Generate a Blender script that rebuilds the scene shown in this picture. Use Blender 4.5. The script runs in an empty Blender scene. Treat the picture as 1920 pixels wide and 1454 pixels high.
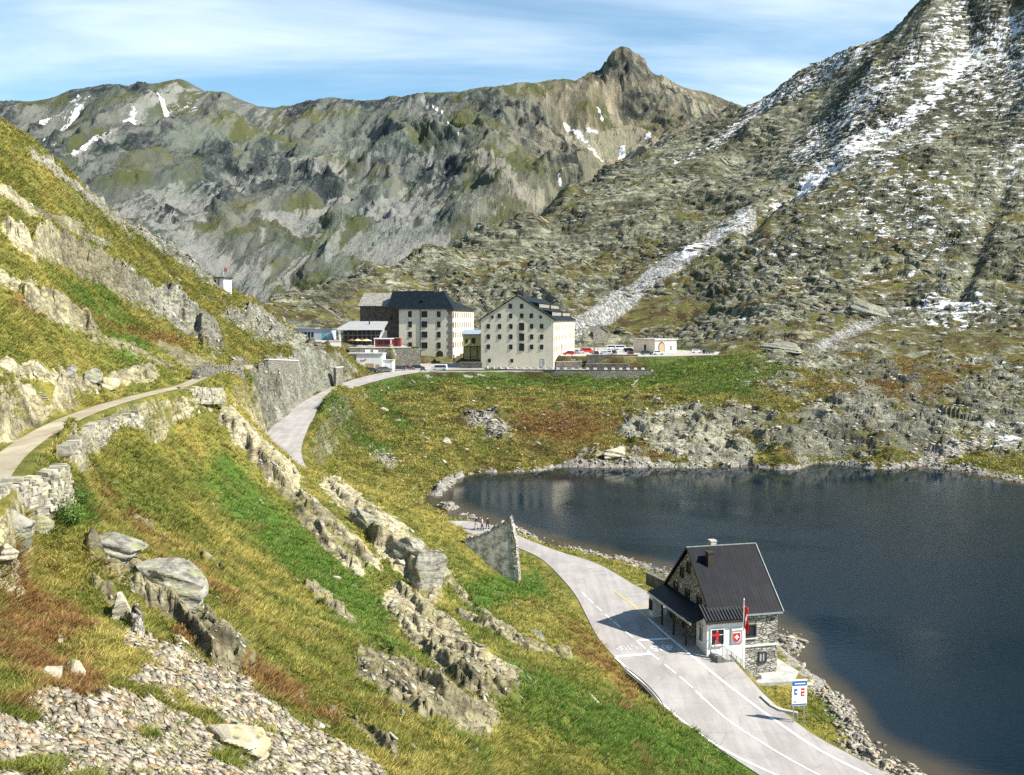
import bpy, bmesh, math, random
import numpy as np
from mathutils import Vector, Matrix
R = math.radians
random.seed(7)
rng = np.random.default_rng(11)
S = bpy.context.scene
COL = S.collection
# ---------------------------------------------------------------- camera model
F, YH, CAMZ = 1800.0, 600.0, 33.0            # focal length in photo pixels, horizon row, eye height above the lake
PIT = math.atan((727 - YH) / F)
CP, SP = math.cos(PIT), math.sin(PIT)

def ray(px, py):
    u, v = (px - 960) / F, (727 - py) / F
    d = CP + v * SP
    return u / d, (v * CP - SP) / d
def P(px, py, Y):
    u, t = ray(px, py)
    return (u * Y, Y, CAMZ + t * Y)
def G(px, py, z):
    u, t = ray(px, py)
    Y = (z - CAMZ) / t
    return (u * Y, Y, z)
def proj(x, y, z):
    d = y * CP - (z - CAMZ) * SP
    w = y * SP + (z - CAMZ) * CP
    return 960 + F * x / d, 727 - F * w / d

# ---------------------------------------------------------------- numpy noise
def _h(ix, iy, s):
    a = (ix.astype(np.int64) * 374761393 + iy.astype(np.int64) * 668265263 + s * 1442695041) & 0xffffffff
    a = ((a ^ (a >> 13)) * 1274126177) & 0xffffffff
    a = ((a ^ (a >> 16)) * 2246822519) & 0xffffffff
    return ((a ^ (a >> 15)) & 0xffffff).astype(np.float32) / 16777216.0
def perlin(x, y, s=0):
    x0, y0 = np.floor(x), np.floor(y)
    fx, fy = (x - x0).astype(np.float32), (y - y0).astype(np.float32)
    u, v = fx * fx * fx * (fx * (fx * 6 - 15) + 10), fy * fy * fy * (fy * (fy * 6 - 15) + 10)
    def g(dx, dy):
        a = _h(x0 + dx, y0 + dy, s) * 6.2831853
        return np.cos(a) * (fx - dx) + np.sin(a) * (fy - dy)
    return (g(0, 0) * (1 - u) + g(1, 0) * u) * (1 - v) + (g(0, 1) * (1 - u) + g(1, 1) * u) * v
def fbm(x, y, o=5, s=0, gain=.5, lac=2.03):
    r, a = 0, 1.0
    for i in range(o):
        r = r + a * perlin(x, y, s + i * 17)
        x, y, a = x * lac + 3.7, y * lac - 1.3, a * gain
    return r
def ridged(x, y, o=5, s=0, gain=.5):
    r, a, w = 0, 1.0, 1.0
    for i in range(o):
        n = 1 - np.abs(perlin(x, y, s + i * 17)) * 1.6
        n = n * n * w
        w = np.clip(n * 1.6, 0, 1)
        r = r + a * n
        x, y, a = x * 2.07 + 5.1, y * 2.07 + 2.2, a * gain
    return r
def facets(x, y, s=0, tilt=.5, bias=(0, 0)):
    """blocky rock: every Voronoi cell is a tilted plane of its own height. -> height, edge distance, cell value"""
    x0, y0 = np.floor(x), np.floor(y)
    b1 = np.full(x.shape, 9, np.float32); b2 = b1.copy()
    hh = np.zeros(x.shape, np.float32); cv = hh.copy()
    for dx in (-1, 0, 1):
        for dy in (-1, 0, 1):
            cx, cy = x0 + dx, y0 + dy
            qx = (x - (cx + .1 + .8 * _h(cx, cy, s))).astype(np.float32)
            qy = (y - (cy + .1 + .8 * _h(cx, cy, s + 5))).astype(np.float32)
            d = qx * qx + qy * qy
            n = d < b1
            b2 = np.where(n, b1, np.minimum(b2, d))
            hv = _h(cx, cy, s + 9)
            tx = (_h(cx, cy, s + 13) - .5) * 2 * tilt + bias[0]
            ty = (_h(cx, cy, s + 21) - .5) * 2 * tilt + bias[1]
            hh = np.where(n, hv + tx * qx + ty * qy, hh)
            cv = np.where(n, hv, cv)
            b1 = np.where(n, d, b1)
    return hh, np.sqrt(b2) - np.sqrt(b1), cv
def sm(a, b, x):
    t = np.clip((x - a) / (b - a), 0, 1)
    return t * t * (3 - 2 * t)
def rbf(pts, c=.02, su=2.0, lam=2e-4):
    """height angle T as a smooth function of bearing U and log distance"""
    A = np.array(pts, float)
    X = np.stack([A[:, 0] * su, np.log(A[:, 1])], 1)
    T = A[:, 2]
    n = len(X)
    K = -np.sqrt(((X[:, None] - X[None]) ** 2).sum(-1) + c * c)
    M = np.zeros((n + 3, n + 3))
    M[:n, :n] = K - np.eye(n) * lam
    M[:n, n] = 1; M[:n, n + 1:] = X; M[n, :n] = 1; M[n + 1:, :n] = X.T
    w = np.linalg.solve(M, np.r_[T, 0, 0, 0])
    def f(U, V):
        sh = U.shape
        q = np.stack([U.ravel() * su, V.ravel()], 1).astype(np.float32)
        o = np.empty(len(q), np.float32)
        Xf, wf = X.astype(np.float32), w.astype(np.float32)
        for i in range(0, len(q), 60000):
            a = q[i:i + 60000]
            d = (a[:, 0:1] - Xf[None, :, 0]) ** 2 + (a[:, 1:2] - Xf[None, :, 1]) ** 2
            o[i:i + 60000] = -np.sqrt(d + c * c) @ wf[:n] + wf[n] + a @ wf[n + 1:]
        return o.reshape(sh)
    return f
def cat(pts, step=2.0):
    """Catmull-Rom through world points, resampled"""
    p = np.array(pts, float)
    p = np.vstack([2 * p[0] - p[1], p, 2 * p[-1] - p[-2]])
    out = []
    for i in range(1, len(p) - 2):
        a, b, c, d = p[i - 1], p[i], p[i + 1], p[i + 2]
        n = max(2, int(np.linalg.norm((c - b)[:2]) / step))
        for k in range(n):
            t = k / n
            out.append(.5 * (2 * b + (c - a) * t + (2 * a - 5 * b + 4 * c - d) * t * t + (3 * b - a - 3 * c + d) * t ** 3))
    out.append(p[-2])
    return np.array(out)
def poly_dist(x, y, pl, attr=None):
    """distance to a polyline and the interpolated extra columns at the nearest point"""
    best = np.full(x.shape, 1e9, np.float32)
    ex = np.zeros(x.shape + (pl.shape[1] - 2,), np.float32)
    for i in range(len(pl) - 1):
        a, b = pl[i], pl[i + 1]
        ab = b[:2] - a[:2]
        L = ab @ ab + 1e-9
        t = np.clip(((x - a[0]) * ab[0] + (y - a[1]) * ab[1]) / L, 0, 1)
        d = np.hypot(x - a[0] - t * ab[0], y - a[1] - t * ab[1])
        n = d < best
        best[n] = d[n]
        ex[n] = a[2:] + t[n][:, None] * (b[2:] - a[2:])
    return best, ex
def poly_sd(x, y, poly):
    """signed distance to a polygon, negative inside"""
    p = np.array(poly, float)
    d = np.full(x.shape, 1e9); ins = np.zeros(x.shape, bool)
    for i in range(len(p)):
        a, b = p[i], p[(i + 1) % len(p)]
        ab = b - a
        t = np.clip(((x - a[0]) * ab[0] + (y - a[1]) * ab[1]) / (ab @ ab), 0, 1)
        d = np.minimum(d, np.hypot(x - a[0] - t * ab[0], y - a[1] - t * ab[1]))
        c = ((a[1] > y) != (b[1] > y)) & (x < (b[0] - a[0]) * (y - a[1]) / (b[1] - a[1] + 1e-12) + a[0])
        ins ^= c
    return np.where(ins, -d, d)

# ---------------------------------------------------------------- relief of the near ground
gp = []
def cp(px, py, Y): u, t = ray(px, py); gp.append((u, Y, t))
def cz(px, py, z):
    u, t = ray(px, py); gp.append((u, (z - CAMZ) / t, t))
def cb(px, Y, z):                      # a hidden point: bearing, distance, height
    gp.append(((px - 960) / F, Y, (z - CAMZ) / Y))
# lake shore and bed
for a in ((826, 936), (850, 905), (870, 893), (905, 887), (960, 886), (1005, 884), (1040, 877), (1100, 876), (1160, 877), (1250, 877), (1340, 877),
          (1420, 876), (1520, 872), (1600, 874), (1700, 877), (1780, 880), (1850, 892), (1920, 905), (2050, 920), (2250, 940),
          (842, 948), (880, 966), (960, 993), (1050, 1022), (1130, 1043), (1220, 1064), (1300, 1085), (1380, 1120), (1463, 1192), (1500, 1203),
          (1490, 1232), (1512, 1265), (1545, 1290), (1590, 1325), (1610, 1360), (1625, 1390), (1660, 1420), (1720, 1454), (1800, 1500), (1950, 1600)):
    cz(a[0], a[1], 0.0)
for a in ((1400, 950, -4), (1700, 1000, -5), (1100, 940, -3), (1300, 1010, -4), (1920, 1050, -6), (2200, 1010, -6), (1650, 1180, -4), (1920, 1300, -6),
          (2300, 1300, -7), (1550, 1080, -4), (960, 930, -2), (1300, 905, -2.2), (1700, 905, -2.2), (1000, 905, -1.5), (1150, 1000, -2.5), (1600, 1270, -1.6), (1700, 1380, -1.6)):
    cz(*a)
# basin between the shore and the terrace
for a in ((700, 760, 255), (640, 800, 215), (620, 860, 185), (700, 870, 195), (760, 920, 178), (800, 780, 250), (850, 850, 208), (900, 725, 288), (900, 800, 240),
          (1000, 760, 262), (1000, 840, 222), (1100, 750, 266), (1100, 830, 226), (1180, 770, 250), (1300, 740, 262), (1300, 790, 240), (1300, 840, 221), (1400, 790, 238),
          (1500, 740, 262), (1500, 840, 219), (1650, 760, 250), (1650, 840, 220), (1800, 780, 250), (1900, 850, 222), (1700, 690, 330), (1900, 700, 325), (1600, 625, 385), (1800, 620, 390),
          (1300, 685, 312), (1380, 677, 325), (1470, 688, 305), (1550, 670, 335), (560, 850, 172),
          (1040, 717, 300), (1130, 716, 300), (1200, 712, 301), (960, 712, 302)):
    cp(*a)
for a in ((1100, 345, 20.6), (1250, 350, 20.9), (1330, 345, 20.6), (1180, 400, 21.3), (900, 318, 16.8), (780, 320, 16.6), (980, 312, 16.7), (1080, 310, 16.7),
          (700, 335, 20), (660, 345, 24), (600, 330, 25), (800, 390, 20), (900, 400, 21), (1000, 380, 20)):
    cb(*a)
# ground behind the terrace and the right mountain
for a in ((1118, 627, 430), (1300, 620, 430), (1190, 592, 470), (1300, 570, 480), (1500, 600, 405), (1450, 640, 362), (1500, 560, 440), (1700, 560, 440), (1900, 560, 430),
          (1900, 400, 568), (1900, 200, 720), (1900, 60, 815), (1700, 400, 580), (1700, 200, 752), (1600, 300, 680), (1500, 400, 600), (1400, 500, 510), (1400, 400, 620),
          (1400, 300, 800), (1300, 500, 540), (1250, 400, 680), (1150, 500, 580), (1100, 560, 500), (1050, 430, 700), (900, 500, 580), (950, 570, 500), (800, 540, 530),
          (700, 560, 480), (620, 585, 440), (560, 602, 400), (1000, 600, 440), (2200, 500, 480), (2200, 200, 690), (2200, -100, 850), (2250, 700, 310), (2250, 850, 240), (1815, 60, 838), (1600, 180, 810), (1550, 250, 790)):
    cp(*a)
SIL = [(1410, 212, 1000), (1330, 240, 965), (1250, 275, 930), (1190, 300, 890), (1130, 322, 860), (1060, 368, 760), (980, 410, 700), (900, 437, 660), (800, 465, 600), (700, 493, 540), (620, 522, 500),
       (540, 553, 450), (490, 566, 435), (430, 572, 420), (1450, 180, 980), (1500, 140, 960), (1565, 108, 930), (1620, 86, 910), (1678, 64, 890), (1708, 24, 880), (1752, -18, 870), (1825, -90, 875),
       (1920, -200, 885), (2200, -360, 900)]
for a in SIL:
    cp(*a)
    cp(a[0], a[1] + 35, a[2] * 1.07); cp(a[0], a[1] + 130, a[2] * 1.25)
for px in (-300, 0, 200, 350): cb(px, 520, 20); cb(px, 800, 10)
for px in (-300, 0, 300, 600, 900, 1200, 1600, 2200): cb(px, 1300, -10)
# left hill
for a in ((-400, 60, 120), (-250, 80, 135), (-100, 165, 150), (0, 225, 165), (60, 265, 175), (130, 322, 185), (200, 388, 205), (270, 437, 225), (330, 477, 245), (385, 521, 270), (430, 541, 278), (480, 574, 282),
          (540, 614, 284), (580, 638, 285)):
    cp(*a)
    cp(a[0], a[1] + 25, a[2] * 1.08); cp(a[0], min(a[1] + 110, 640), a[2] * 1.3)
for a in ((0, 300, 145), (0, 400, 115), (0, 500, 92), (0, 600, 70), (0, 700, 56), (0, 800, 47), (-200, 500, 80), (-200, 700, 48), (-200, 850, 38), (-200, 300, 120), (100, 400, 150), (100, 500, 120), (100, 600, 92), (100, 700, 68), (100, 770, 58),
          (200, 500, 165), (200, 600, 130), (200, 690, 92), (300, 560, 195), (300, 620, 170), (300, 690, 115), (400, 600, 215), (400, 660, 170), (500, 640, 235), (480, 600, 262), (560, 650, 262)):
    cp(*a)
# the path and the ground it stands on (height about 26)
PATH = [G(-60, 960, 26.2), G(0, 876, 26.3), G(40, 838, 26.4), G(100, 800, 26.5), G(170, 770, 26.5), G(240, 748, 26.4), G(300, 733, 26.3), G(345, 722, 26.2), G(395, 702, 26.0), G(470, 684, 25.7), G(530, 674, 25.3), G(570, 664, 25.0), P(600, 655, 268)]
for p in PATH[:9]: gp.append((p[0] / p[1], p[1], (p[2] - CAMZ) / p[1]))
# foot of the dry stone walls below the path
for a in ((10, 1012, 38), (83, 971, 41), (118, 935, 43.3), (137, 887, 48.5), (176, 860, 57.5), (204, 814, 63.5), (259, 803, 67)): cp(*a)
# near slope
for a in ((170, 920, 53), (60, 1030, 39), (0, 1100, 33), (0, 1250, 27), (0, 1454, 21), (-200, 1100, 30), (-200, 1454, 19), (200, 1100, 38), (200, 1300, 28), (300, 1454, 24), (400, 1100, 46), (400, 1300, 33), (500, 1454, 28), (600, 1300, 38),
          (700, 1454, 32), (800, 1300, 45), (900, 1454, 38), (1000, 1300, 53), (1100, 1454, 46), (1100, 1300, 60), (1200, 1400, 57), (1300, 1454, 57), (1400, 1454, 63),
          (300, 900, 75), (300, 800, 85), (400, 800, 96), (400, 950, 78), (250, 1000, 52), (500, 950, 87), (500, 1100, 58), (600, 1000, 85), (600, 1150, 58), (700, 1050, 83), (700, 1180, 59),
          (800, 1100, 82), (800, 1200, 62), (900, 1110, 84), (900, 1200, 66), (870, 1012, 99.5), (905, 1052, 97), (935, 1092, 94.5), (1000, 1200, 70), (1050, 1150, 84), (1100, 1220, 77), (1150, 1290, 72),
          (210, 850, 76), (280, 770, 88), (1000, 1045, 116), (1045, 1072, 110), (1090, 1112, 101), (1113, 1150, 95.5), (962, 1094, 96.5)):
    cp(*a)
for a in ((430, 768, 110), (500, 830, 114), (560, 880, 116), (640, 905, 116), (720, 930, 116), (800, 965, 111), (850, 986, 104), (385, 745, 106)):
    cp(*a)
for a in ((300, 760, 87), (370, 738, 104), (420, 738, 114), (340, 775, 91)): cp(*a)
for a in ((460, 127, 19), (510, 130, 14), (560, 130, 10), (640, 131, 8), (720, 130, 6.3), (800, 126, 5.4), (860, 118, 5.2), (930, 110, 5.5)): cb(*a)
for a in ((470, 720, 160), (500, 745, 168), (520, 765, 182), (560, 735, 210), (600, 700, 252), (640, 685, 265), (440, 720, 140)): cp(*a)
for a in ((1400, 1500, 58), (800, 1600, 27), (300, 1700, 17), (-300, 1700, 14), (1100, 1700, 38), (1500, 1600, 56), (2000, 1800, 50)): cp(*a)
for a in ((-300, 12, 24), (400, 12, 21), (1000, 12, 19), (1600, 14, 14), (2300, 14, 8), (2300, 30, -1), (2300, 60, -4)): cb(*a)
ground_T = rbf(gp)

# ---------------------------------------------------------------- roads (x, y, z, half width left, half width right)
def zr(y): return np.interp(y, [50, 65, 71, 78, 84, 92, 115, 128], [1.9, 2.0, 2.3, 3.0, 3.75, 3.95, 4.0, 4.5])
def edge(px, py):
    Y = 90.0
    for _ in range(20):
        p = G(px, py, float(zr(Y))); Y = p[1]
    return p
# lower road: left edge / right edge pairs, far to near
_L = [(868, 992), (905, 1003), (960, 1022), (1000, 1040), (1035, 1066), (1075, 1110), (1105, 1160), (1128, 1205), (1153, 1233), (1200, 1277), (1253, 1330), (1347, 1400), (1440, 1455), (1560, 1520)]
_R = [(872, 977), (912, 986), (972, 1008), (1050, 1035), (1125, 1060), (1195, 1100), (1275, 1140), (1325, 1185), (1365, 1225), (1424, 1298), (1466, 1333), (1540, 1388), (1655, 1454), (1760, 1520)]
low = []
for a, b in zip(_L, _R):
    p, q = np.array(edge(*a)), np.array(edge(*b))
    m = (p + q) / 2
    w = np.linalg.norm((p - q)[:2]) / 2
    low.append((m[0], m[1], m[2], w))
up = []
for a, b, Y in (((508, 790), (577, 816), 178), ((535, 766), (588, 800), 193), ((562, 748), (602, 768), 213), ((600, 728), (638, 745), 243), ((645, 712), (694, 723), 268), ((700, 700), (757, 705), 292), ((745, 694), (815, 697), 306), ((800, 690), (880, 695), 312), ((860, 689), (960, 695), 312)):
    p = np.array(P((a[0] + b[0]) / 2, (a[1] + b[1]) / 2, Y))
    w = np.hypot((b[0] - a[0]) / F * Y, 0) / 2
    up.append((p[0], p[1], p[2], min(w, 4.6)))
hid = [((520 - 960) / F * 158, 158, 11.2, 3.6), ((540 - 960) / F * 143, 143, 9.6, 3.5), ((630 - 960) / F * 135.5, 135.5, 7.4, 3.4), ((740 - 960) / F * 132.5, 132.5, 5.9, 3.4), ((820 - 960) / F * 130.5, 130.5, 4.9, 3.4)]
ROAD = cat(up[::-1] + hid + low, 1.5)
# ---------------------------------------------------------------- level pads (polygon, height, margin)
def xy(px, Y): return ((px - 960) / F * Y, Y)
PADS = [
    ([xy(760, 300), xy(1060, 305.5), xy(1225, 304.5), xy(1225, 312), xy(1090, 318), xy(1085, 360), xy(900, 372), xy(745, 350), xy(712, 325)], 16.7, 1.0),     # hospice forecourt
    ([xy(1052, 324), xy(1180, 318), xy(1250, 322), xy(1345, 335), xy(1350, 366), xy(1290, 380), xy(1195, 430), xy(1080, 420), xy(1045, 345)], 20.8, 4.0),   # car park
    ([xy(650, 330), xy(735, 322), xy(765, 332), xy(750, 372), xy(655, 390)], 23.6, 2.0),   # restaurant terrace
    ([xy(560, 322), xy(600, 285), xy(640, 300), xy(640, 330), xy(640, 400), xy(560, 400)], 24.8, 6.0),                                                    # upper road
    ([(17.2 + 2.6, 82.2), (27.0, 83.2), (25.2, 97), (22.0, 97)], 1.2, 1.4),   # yard below the customs house
    ([xy(643, 300), xy(700, 300), xy(735, 306), xy(725, 318), xy(655, 322)], 16.4, 2.0),   # kiosk
]
PLAZA, CARPARK = PADS[0][0], PADS[1][0]

NU = 1100
U0, U1 = -.74, .78
V0, V1 = math.log(13.0), math.log(1280.0)
uu = np.linspace(U0, U1, NU); vv = np.r_[np.linspace(V0, math.log(185), 640)[:-1], np.linspace(math.log(185), V1, 900)]; NV = len(vv)
U, V = np.meshgrid(uu, vv)
Y = np.exp(V); X = U * Y
T = ground_T(U, V)
Z = CAMZ + T * Y
Z = Z.astype(np.float64)
PX, PY = proj(X, Y, Z)

# ---- masks, painted as patches of real ground (image position + distance window at authoring time)
def band(lo, hi, soft=.06): return sm(lo * (1 - soft), lo * (1 + soft), Y) * (1 - sm(hi * (1 - soft), hi * (1 + soft), Y))
def blob(px, py, rx, ry, ang=0, lo=0, hi=1e5):
    c, s = math.cos(R(ang)), math.sin(R(ang))
    dx, dy = PX - px, PY - py
    a, b = (dx * c + dy * s) / rx, (-dx * s + dy * c) / ry
    d = a * a + b * b
    m = np.exp(-d * 1.2)
    return m * ((Y > lo) & (Y < hi))
def streak(pl, w, lo=0, hi=1e5):
    d, _ = poly_dist(PX.astype(np.float32), PY.astype(np.float32), np.array([(a, b, 0) for a, b in pl], float))
    return np.exp(-(d / w) ** 2) * ((Y > lo) & (Y < hi))
def mx(*a):
    r = a[0]
    for b in a[1:]: r = np.maximum(r, b)
    return np.clip(r, 0, 1)
NEAR = band(0, 140); BAS = band(140, 330); FAR = sm(330, 420, Y)
nearslope = (Y < 135) & (PX > -900)
XF, YF = X.astype(np.float32), Y.astype(np.float32)
warp1, warp2 = fbm(X / 9, Y / 9, 3, 3), fbm(X / 9, Y / 9, 3, 8)
# rock outcrops of the near slope and left hill
r_near = mx(streak([(425, 787), (465, 822), (510, 864), (550, 905)], 19, 60, 135) * 1.2, streak([(545, 930), (600, 970), (640, 1010), (700, 1056)], 20, 50, 130), streak([(620, 915), (690, 965), (760, 1020), (825, 1085)], 27, 55, 130),
            streak([(750, 1135), (820, 1185), (895, 1260), (945, 1285)], 40, 40, 100) * 1.2, streak([(695, 1250), (790, 1290), (905, 1345)], 38, 35, 90) * 1.2, streak([(180, 1030), (300, 1095), (390, 1190), (450, 1245)], 30, 25, 70),
            streak([(180, 1085), (225, 1140), (262, 1180)], 10, 25, 70), streak([(585, 1105), (655, 1165)], 15, 40, 90), streak([(860, 1150), (960, 1195), (1065, 1235)], 9, 50, 110), streak([(630, 1330), (690, 1375), (740, 1420)], 12, 20, 60),
            streak([(1130, 1170), (1200, 1275)], 7, 70, 100) * .8, streak([(840, 1090), (920, 1160)], 8, 50, 110) * .8, streak([(250, 970), (330, 1010), (420, 1075)], 6, 30, 90) * .75, streak([(330, 1210), (470, 1300)], 8, 20, 60) * .7)
r_left = mx(streak([(60, 290), (200, 400), (330, 480), (420, 545)], 9, 100, 300) * .9, streak([(0, 360), (110, 430), (190, 475)], 16, 100, 300) * .8, streak([(0, 520), (60, 560)], 16, 40, 200) * .8, streak([(120, 330), (240, 440)], 8, 100, 300) * .7,
            streak([(430, 590), (520, 626), (600, 655)], 20, 150, 300) * .9, blob(40, 760, 85, 36, 25, 30, 90), streak([(0, 690), (90, 705), (180, 728), (280, 695)], 20, 50, 150) * .9, streak([(200, 640), (330, 690)], 14, 60, 200) * .7, streak([(300, 650), (400, 690)], 14, 60, 250) * .8)
CL = [[(60, 470), (130, 495), (220, 545), (290, 585), (330, 600)], [(300, 590), (350, 620), (400, 652), (425, 672)], [(0, 430), (30, 455), (70, 490)], [(455, 590), (500, 622), (545, 660)], [(40, 560), (120, 600), (190, 640)],
      [(418, 795), (470, 855), (520, 908), (552, 935)], [(545, 950), (600, 1003), (650, 1052), (692, 1078)], [(690, 1005), (760, 1062), (800, 1108), (832, 1122)], [(738, 1150), (800, 1218), (870, 1285), (930, 1302)], [(690, 1272), (790, 1332), (900, 1375)], [(240, 1090), (330, 1152), (400, 1240), (452, 1262)]]
cliff = 0
for k_, pl_ in enumerate(CL):
    xs_ = [a for a, _ in pl_]; t_ = PY - np.interp(PX, xs_, [c_ for _, c_ in pl_]) - 8 * fbm(PX / 30, PY / 60, 3, 77 + k_)
    on_ = sm(xs_[0] - 15, xs_[0] + 25, PX) * (1 - sm(xs_[-1] - 25, xs_[-1] + 10, PX)) * ((Y > 55) * (Y < 300) if k_ < 5 else (Y > 28) * (Y < 132))
    hgt_ = (4.2, 5.0, 2.6, 3.6, 1.8, 1.7, .8, 1.7, .6, .45, .7)[k_]
    cliff = np.maximum(cliff, on_ * hgt_ * np.where(t_ < 0, np.exp(t_ / 42), np.exp(-t_ / 5)))
    r_left = np.maximum(r_left, on_ * np.exp(-((t_ - 2) / (12 if k_ < 5 else 17)) ** 2) * 1.15)
r_cut = mx(streak([(450, 715), (520, 760), (500, 785)], 30, 135, 215), streak([(560, 690), (640, 700)], 20, 200, 290), streak([(480, 740), (560, 720)], 26, 135, 260))
# rock of the basin and the right mountain
r_bas = mx(blob(1250, 800, 120, 60, 0, 190, 330), blob(1400, 820, 200, 60, 0, 190, 330), blob(1650, 800, 230, 90, 0, 190, 345), blob(1880, 760, 150, 120, 0, 190, 400), blob(1560, 670, 170, 45, 0, 250, 420), blob(1150, 850, 80, 25, 0, 190, 300), blob(1620, 700, 330, 110, 0, 190, 440) * .62, blob(1450, 620, 200, 50, 0, 300, 470) * .6,
           blob(920, 800, 90, 40, 30, 190, 330) * .58, blob(1080, 760, 120, 40, 0, 190, 330) * .34, blob(715, 865, 45, 30, 30, 150, 300) * .45, blob(1060, 850, 60, 25, 0, 190, 300) * .45, streak([(840, 930), (960, 885), (1100, 873), (1400, 872)], 5, 150, 300) * .9)
shore = (1 - sm(.1, .65, np.abs(Z))) * (Y < 330)
n_big = fbm(X / 55, Y / 55, 4, 31)
n_mid = fbm(X / 16, Y / 16, 4, 41)
r_far = FAR * np.clip(.62 + .45 * n_big + .35 * n_mid + .25 * sm(60, 180, Z), 0, 1) * (1 - .7 * blob(1200, 590, 130, 30, 0, 380, 520)) * (1 - .5 * blob(700, 560, 160, 30, -10, 380, 620))
dark = mx(blob(500, 575, 130, 30, 0, 380, 520) * 0)
gully = streak([(1885, 320), (1872, 380), (1850, 420), (1838, 470), (1812, 515), (1800, 560)], 15, 350, 640) * 4.5 * (1 + .5 * n_mid) + streak([(1560, 310), (1470, 370), (1400, 440)], 16, 400, 900) * 7 + streak([(1270, 588), (1340, 580), (1405, 592)], 9, 380, 520) * 4 + streak([(1650, 790), (1720, 770), (1800, 800)], 14, 200, 330) * 1.8 + streak([(1560, 850), (1660, 835)], 6, 190, 300) * 2
rock = mx(r_near * .88, r_left * .9, r_cut, np.clip(r_bas * 1.25, 0, 1) * (.75 + .6 * n_mid), r_far, shore * .75)
scree = mx(sm(0, 30, PY - np.interp(PX, [-400, 0, 90, 180, 280, 420, 560, 700, 830], [1240, 1320, 1270, 1300, 1235, 1290, 1360, 1440, 1520])) * (Y < 48) * (PX < 860) * sm(-.42, .12, fbm(X / 2.6, Y / 2.6, 3, 77) + .12),
           streak([(250, 1200), (430, 1300), (700, 1450)], 28, 15, 60),
           blob(720, 865, 45, 32, 35, 150, 300) * .62, blob(920, 800, 90, 34, 30, 190, 330) * .55,
           streak([(1460, 1220), (1545, 1300), (1610, 1365), (1660, 1425), (1740, 1475)], 13, 55, 125), shore * .7,
           streak([(1398, 405), (1330, 450), (1250, 505), (1170, 560), (1088, 608)], 19, 380, 720) * 1.5, blob(1780, 850, 130, 22, -15, 190, 330) * .8, streak([(1640, 600), (1540, 650)], 22, 300, 460) * .6)
lush = mx(.45 + .9 * fbm(X / 11, Y / 11, 4, 51), 0) * .55 + mx(streak([(690, 722), (850, 704), (960, 712), (1180, 712)], 16, 250, 330), streak([(590, 790), (650, 810), (720, 850)], 16, 170, 280) * .9, streak([(690, 735), (760, 800)], 12, 170, 300) * .8, streak([(1215, 705), (1330, 690), (1465, 690)], 20, 250, 345) * 1.3,
           blob(1370, 720, 80, 26, 0, 250, 345), streak([(420, 880), (560, 1040), (700, 1160)], 50, 40, 110) * .75, streak([(900, 1120), (1000, 1090)], 30, 70, 120) * .8, streak([(950, 1290), (1200, 1380), (1400, 1450)], 60, 40, 80) * .7,
           streak([(150, 560), (250, 640)], 30, 60, 260) * .7, streak([(720, 1220), (900, 1420)], 40, 25, 70) * .4, blob(140, 965, 45, 30, 0, 30, 70) * .8, streak([(1480, 1230), (1560, 1330), (1640, 1420)], 16, 60, 110) * .7, streak([(1220, 650), (1300, 640)], 10, 330, 480))
rust = mx(blob(1060, 800, 130, 45, 0, 190, 330) * 1.0, blob(1200, 850, 200, 22, 0, 190, 300) * .7, blob(1700, 720, 260, 80, 0, 230, 400) * .75, blob(60, 1180, 120, 130, 0, 18, 50), blob(150, 1290, 130, 60, 20, 18, 45), blob(230, 1060, 60, 40, 0, 25, 60) * .7,
          streak([(330, 1190), (480, 1270), (620, 1340)], 30, 20, 60) * .8, streak([(30, 570), (200, 610), (350, 650)], 14, 50, 260) * .6, streak([(1080, 1180), (1180, 1290)], 26, 60, 100) * .7, blob(40, 770, 130, 30, 0, 30, 80) * .5,
          streak([(160, 900), (300, 1020), (430, 1130)], 30, 30, 70) * .5) + .5 * np.clip(fbm(X / 6, Y / 6, 4, 61), 0, 1)
gold = mx(streak([(430, 760), (560, 870), (720, 925), (850, 985)], 18, 90, 135), streak([(270, 760), (420, 830)], 40, 60, 130) * .6, streak([(500, 900), (700, 1080)], 30, 50, 110) * .5, .5 + .8 * fbm(X / 5, Y / 5, 4, 71))
# snow lying on the right mountain
hs = sm(60, 230, Z)
snow = FAR * mx(streak([(1396, 405), (1345, 440), (1290, 480)], 16) * .62 + streak([(1290, 480), (1190, 550)], 16) * .42, streak([(1960, 10), (1800, 130), (1700, 215), (1600, 280), (1520, 335)], 26) * .74 + streak([(1520, 335), (1440, 385)], 10) * .6, streak([(1800, 20), (1690, 130), (1580, 230), (1500, 290)], 46) * .58, streak([(1900, 120), (1760, 240), (1640, 310)], 30) * .5,
                streak([(1620, 90), (1500, 160), (1420, 205)], 26) * .62, streak([(1420, 215), (1340, 270), (1270, 300)], 14) * .6, blob(1850, 120, 200, 150) * .6, blob(1800, 590, 150, 50) * .62, blob(1390, 592, 20, 8) * .9, blob(1580, 630, 50, 14) * .5,
                blob(1700, 400, 260, 170) * .44, blob(1900, 300, 100, 100) * .42, blob(1300, 480, 200, 60, -30) * .34, blob(1480, 500, 160, 70) * .34, blob(1090, 545, 60, 40) * .28) + BAS * blob(1880, 830, 110, 40, -20, 190, 340) * .5 + blob(1850, 690, 90, 20, 0, 280, 420) * .55

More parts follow.
